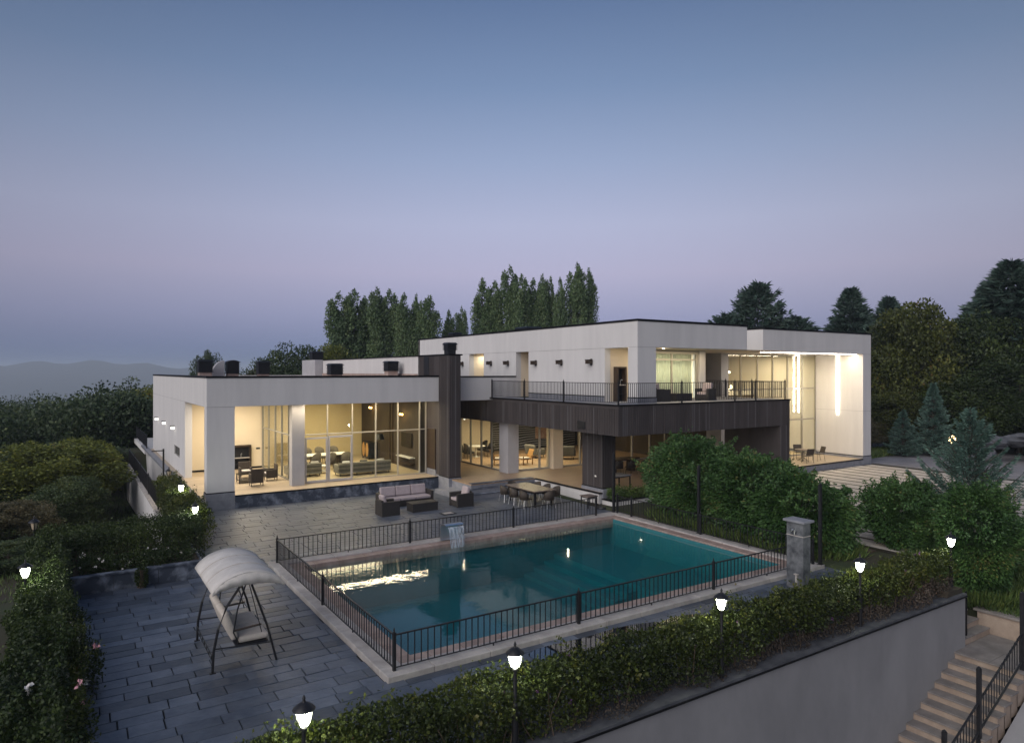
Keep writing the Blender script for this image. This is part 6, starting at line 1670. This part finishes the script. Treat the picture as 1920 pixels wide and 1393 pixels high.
for x, y, z, hs, ws, rz, lab, c in [(63.4, 48.3, 0, 16.0 / 15, 0.85, 0.4, 'dense dark pine standing behind the hall roof', 2), (60.2, 50.0, 0, 0.84, 0.75, 1.7, 'lower pine mass left of the dense pine behind the roof', 2), (66.8, 46.0, 0, 0.82, 0.85, 2.4, 'lower pine right of the dense pine behind the roof', 2),
                                   (76.8, 45.6, 0, 1.0, 1.0, 0.2, 'dark spruce with a pointed top beyond the hall corner', 1), (79.8, 42.8, 0, 0.93, 0.95, 1.5, 'second spruce top close beside the pointed spruce', 1), (82.0, 47.0, 0, 0.80, 0.9, 2.9, 'lower spruce left behind the pointed spruces', 1),
                                   (68.5, 26.2, 0, 1.0, 1.25, 0.9, 'big dark spruce at the right edge of the garden', 1), (72.5, 29.5, 0, 0.92, 1.0, 2.0, 'dark spruce behind the big one at the right edge', 1)]:
    z = gz_(x, y) - 0.2
    make_tree('conifer_tree', lab, 'tree', (x, y, z), con_c if c == 1 else con2_c, con_t if c == 1 else con2_t, 'dark conifers behind the villa', (ws, ws, hs), rz)
ced_c, ced_t = conifer_meshes(305, 4.6, 2.0, 19, 7, 190, 'lf_blue', 0.15, -0.30, 1.2, 0.06, 0.20, 0.95)
make_tree('young_cedar', 'young pale blue-green cedar with upturned branches beside the driveway', 'tree', (29.6, 12.7, 0.1), ced_c, ced_t)
sp_c, sp_t = conifer_meshes(306, 3.8, 1.35, 20, 9, 110, 'lf_blue', 0.17, 0.15, 0.5, 0.06)
make_tree('blue_spruce', 'small green-blue spruce at the far side of the yard', 'tree', (52.4, 24.9, 0.2), sp_c, sp_t, 'small spruces by the yard', (1.15, 1.15, 1.35))
make_tree('blue_spruce', 'smaller blue spruce left of the other young spruce in the yard', 'tree', (50.2, 25.9, 0.2), sp_c, sp_t, 'small spruces by the yard', (0.95, 0.95, 0.86), 1.1)

def broadleaf_mesh(seed, h, rx, z0, clumps, per, leaf, mat, cr=0.34, flat=0.8):
    g = np.random.default_rng(seed)
    d = unit(g.normal(size=(clumps, 3))); rad = g.uniform(0.35, 1, clumps) ** 0.6
    rz = (h - z0) / 2
    C = np.stack([d[:, 0] * rx * rad, d[:, 1] * rx * rad, z0 + rz + d[:, 2] * rz * rad * 0.92], 1)
    R_ = rx * cr * g.uniform(0.6, 1.25, clumps)
    i = np.repeat(np.arange(clumps), per)
    e = unit(g.normal(size=(len(i), 3))) * (g.uniform(0.2, 1, len(i)) ** 0.45)[:, None]
    P = C[i] + e * R_[i][:, None] * np.array([1, 1, flat])
    P[:, 2] += 0.12 * R_[i]
    ax = e * 0.8
    tint = 0.40 + 0.28 * Noise(seed, 6, 0.8)(P) + g.normal(0, 0.17, len(P)) + g.normal(0, 0.16, clumps)[i]
    return leaf_mesh('crown', P, mat, leaf, leaf * 0.62, axis=ax, tint=tint, jitter=0.9, seed=seed)
bl = {}
for key, mat, sd in (('wood', 'lf_wood', 401), ('yellow', 'lf_yellow', 402), ('russet', 'lf_russet', 403), ('dark', 'lf_dark', 404), ('wood2', 'lf_wood', 405), ('olive', 'lf_olive', 406)):
    bl[key] = (broadleaf_mesh(sd, 8.0, 3.4, 1.0, 120, 230, 0.21, mat, 0.27), trunk_mb(sd, 6.2, 0.2, 9, 2.4, 6).mesh('trunk', M['bark']))
def btree(label, x, y, top, w, key, rz=0.0, group='garden trees', z=None, nm='garden_tree'):
    z0 = gz_(x, y) if z is None else z
    return make_tree(nm, label, 'tree', (x, y, z0 - 0.05), bl[key][0], bl[key][1], group, (w / 6.8, w / 6.8, (top - z0) / 8.2), rz)
# right garden
btree('yellowing tree rising beyond the hall wall', 58.5, 29.5, 12.3, 8.0, 'olive', 0.3)
btree('olive tree behind the yellowing one, towards the big spruce', 64.5, 26.2, 11.4, 8.0, 'dark', 1.2)
btree('tall leafy tree between pointed spruce and yellowing tree', 70.0, 36.0, 10.6, 8.0, 'dark', 2.0)
btree('olive brown low tree spreading beside the hall wall', 53.6, 28.8, 4.9, 6.2, 'olive', 0.9)
btree('dark bushy tree below the big spruce', 60.5, 22.6, 7.4, 8.5, 'dark', 2.2)
btree('dark leafy tree at the right edge under the spruce', 64.0, 21.5, 9.0, 6.5, 'dark', 1.9)
btree('dark tree filling the gap behind the young spruces', 56.5, 24.2, 6.2, 7.0, 'dark', 0.1)
btree('small yellow-green tree peeking over the upper roof beside the pine', 55.5, 45.5, 10.2, 4.2, 'yellow', 1.0)
btree('russet shrub tree in the dark bed beside the hall corner', 50.3, 29.5, 3.0, 4.5, 'russet', 2.6)
btree('dark shrub tree behind the yard boulders', 58.5, 18.8, 4.2, 6.5, 'dark', 1.6)
btree('low dark tree at the right end of the yard', 55.0, 17.0, 2.8, 4.5, 'wood', 2.4)
# behind the left wing
btree('round green tree behind the left wing roof', 20.9, 76.0, 9.7, 9.0, 'wood', 0.5)
btree('green tree beside the round one behind the left wing roof', 24.3, 74.5, 9.3, 6.5, 'yellow', 1.5)
btree('low russet tree left of the round tree behind the roof', 17.6, 77.5, 6.9, 4.5, 'russet', 2.5)
btree('small slim tree above the first roof vent', 14.9, 95.0, 9.3, 4.2, 'wood2', 0.2)
btree('bushy tree between the first roof vents', 18.0, 88.0, 6.7, 6.0, 'wood', 2.2)
btree('leafy tree at the far end of the poplar row', 43.6, 72.0, 10.6, 5.0, 'yellow', 0.8)
btree('pale tree at the foot of the poplar row, beside the gap', 46.5, 71.5, 10.2, 4.0, 'wood2', 0.4)
# orchard and garden on the left
for k, (x, y, top, w, key, lab) in enumerate([
        (-0.6, 47.5, 2.3, 7.5, 'yellow', 'large yellow-green tree in the lower garden'), (0.9, 53.5, 2.0, 4.2, 'yellow', 'yellow-green tree next to the far end of the ramp wall'), (-5.0, 45.5, 0.9, 6.5, 'dark', 'dark tree at the picture edge left of the large yellow-green one'),
        (-0.2, 42.5, 0.9, 3.8, 'wood2', 'green fruit tree nearest the white ramp wall'), (-2.2, 38.0, 0.5, 3.8, 'russet', 'russet fruit tree in the middle of the lower garden'), (-0.1, 35.6, -0.5, 2.4, 'wood', 'small green fruit tree near the foot of the ramp wall'),
        (-2.0, 32.6, -0.2, 3.4, 'wood2', 'pale green bush tree behind the unlit corner lantern'), (-4.6, 36.5, 0.4, 4.5, 'dark', 'dark bush tree at the picture edge of the lower garden'), (-4.8, 31.5, -0.6, 3.4, 'wood', 'low bush at the picture edge behind the side hedge'),
        (-0.2, 60.0, 1.2, 8.0, 'wood', 'broad green tree at the start of the wood'), (4.2, 70.5, 1.9, 7.0, 'wood2', 'green tree beyond the ramp and its black rail'), (-5.5, 58.0, 0.7, 8.0, 'wood2', 'broad green tree at the picture edge before the wood'),
        (8.5, 82.0, 5.0, 8.5, 'yellow', 'tree against the far corner of the left wing'), (2.8, 76.0, 2.6, 8.0, 'wood', 'dense tree in front of the wood near the left wing')]):
    btree(lab, x, y, top, w, key, 0.7 * k, 'orchard trees left of the villa')
# the far wood reads as one mass
def wood():
    g = np.random.default_rng(77); PP = []; TT = []
    for k in range(150):
        az = R(g.uniform(-8, 12)); rr = g.uniform(66, 190)
        if az > R(8.5) and rr < 90: continue
        x, y = rr * math.sin(az), rr * math.cos(az)
        z0 = gz_(x, y)
        top = 6.3 - rr / 1280 * (44 - 26 * np.clip((math.degrees(az) + 4) / 12, 0, 1.4)) + g.uniform(-1.8, 0.9)
        h = max(3.0, top - z0); w = g.uniform(2.2, 4.2)
        n = int(1500 + 130000 / rr)
        d = unit(g.normal(size=(n, 3))); rad = g.uniform(0.55, 1, n) * (1 + 0.3 * Noise(k, 6, 3.0)(d))
        PP.append(np.stack([x + d[:, 0] * rad * w, y + d[:, 1] * rad * w, z0 + h * (0.55 + 0.45 * d[:, 2] * rad)], 1))
        TT.append(g.uniform(0.15, 0.75) + g.normal(0, 0.18, n))
    P = np.concatenate(PP)
    me = leaf_mesh('woodland', P, 'lf_wood', 0.34, 0.22, tint=np.concatenate(TT), seed=78)
    o = bpy.data.objects.new('woodland', me); COL.objects.link(o)
    tag(o, 'dark green far wood spreading below the hills', 'wood', kind='stuff')
wood()
# grass tufts between yard and dark bed, rough grass at the ground
def grass(name, label, x0, x1, y0, y1, n, L, seed, zf=None):
    g = np.random.default_rng(seed)
    x = g.uniform(x0, x1, n); y = g.uniform(y0, y1, n)
    z = ground_z(x, y) if zf is None else np.full(n, zf)
    P = np.stack([x, y, z], 1)
    me = leaf_mesh(name, P, 'lf_grass', L, L * 0.09, axis=np.tile([0, 0, 1.0], (n, 1)), tint=tint_for(P, seed, 0.6), jitter=0.35, seed=seed)
    o = bpy.data.objects.new(name, me); COL.objects.link(o); tag(o, label, 'grass', kind='stuff')
grass('border_grass', 'pale tufted grass along the far edge of the yard', 46.0, 57.0, 26.5, 28.5, 9000, 0.55, 91)
grass('garden_grass', 'rough dark grass of the lower garden', -9.0, 3.2, 27.0, 56.0, 26000, 0.22, 92)
grass('joint_grass', 'short grass growing between the driveway strips', 23.6, 44.3, 10.0, 24.8, 30000, 0.035, 93, 0.186)
grass('bank_grass', 'rough grass on the bank beside the stairs', 23.2, 36.0, 3.0, 11.8, 60000, 0.34, 94)

# grey boulder wall with an opening at the right edge of the yard
t = thing('boulder_wall', 'pale grey rounded stone mass with a dark opening at the right edge', 'rock', (53.2, 20.2, 0.2), R(-25))
def rock(cx, cy, cz, sx, sy, sz, seed):
    g = np.random.default_rng(seed); mb = MB(); n, m = 18, 10
    nz = Noise(seed, 6, 1.8)
    for j in range(m + 1):
        th = math.pi * j / m
        for i in range(n):
            ph = 2 * math.pi * i / n
            d = np.array([[math.sin(th) * math.cos(ph), math.sin(th) * math.sin(ph), math.cos(th)]])
            k = 1 + 0.45 * nz(d * 2.6)[0]
            mb.v.append((cx + d[0, 0] * sx * k, cy + d[0, 1] * sy * k, cz + d[0, 2] * sz * k))
    for j in range(m):
        for i in range(n):
            p = j * n + i; q = j * n + (i + 1) % n; mb.f.append((p, p + n, q + n, q))
    return mb
for k, (x_, y_, z_, sx, sy, sz) in enumerate([(-1.3, 0.2, 1.35, 1.1, 0.8, 0.45), (0.4, -0.1, 1.5, 1.2, 0.9, 0.42), (1.9, 0.0, 1.3, 1.0, 0.8, 0.45), (-2.0, 0.3, 0.5, 0.7, 0.8, 0.7), (2.3, -0.3, 0.5, 0.7, 0.8, 0.7)]):
    rock(x_, y_, z_, sx, sy, sz, 5 + k).build('boulder', 'rockgrey', t)
# tan roof among the trees
t = thing('garden_pavilion', 'small pavilion with a tan thatched roof glimpsed between trees', 'pavilion', (70.0, 38.4, gz_(70.0, 38.4)))
mb = MB(); mb.v += [(-2.2, -2.2, 4.6), (2.2, -2.2, 4.6), (2.2, 2.2, 4.6), (-2.2, 2.2, 4.6), (0, 0, 6.5)]; mb.f += [(0, 1, 4), (1, 2, 4), (2, 3, 4), (3, 0, 4), (3, 2, 1, 0)]; mb.build('roof', 'tan_roof', t)
for sx in (-1, 1):
    for sy in (-1, 1): MB().tube([(sx * 1.8, sy * 1.8, 0), (sx * 1.8, sy * 1.8, 4.6)], 0.12, 7).build('post', 'bark', t)
t = thing('garden_pipe', 'short pale vertical pipe in the lower garden', 'pipe', (-0.55, 34.0, gz_(-0.55, 34.0)))
MB().lathe([(0.06, 0), (0.06, 0.9), (0.09, 0.92), (0.09, 1.0)], 0, 0, 10).build('pipe', 'columngrey', t, smooth=True)

# ------------------------------------------------------------------ evening haze
hz = MB(); hz.box(-9800, -9800, -104, 9800, 9800, 62)
hm = bpy.data.materials.new('evening haze'); hm.use_nodes = True
hn, hl = hm.node_tree.nodes, hm.node_tree.links
hn.remove(hn['Principled BSDF'])
pv = hn.new('ShaderNodeVolumePrincipled')
pv.inputs['Color'].default_value = (0.78, 0.88, 1.0, 1)
pv.inputs['Density'].default_value = 0.00034
hl.new(pv.outputs[0], hn['Material Output'].inputs['Volume'])
ho = hz.build('haze', hm); ho['kind'] = 'stuff'
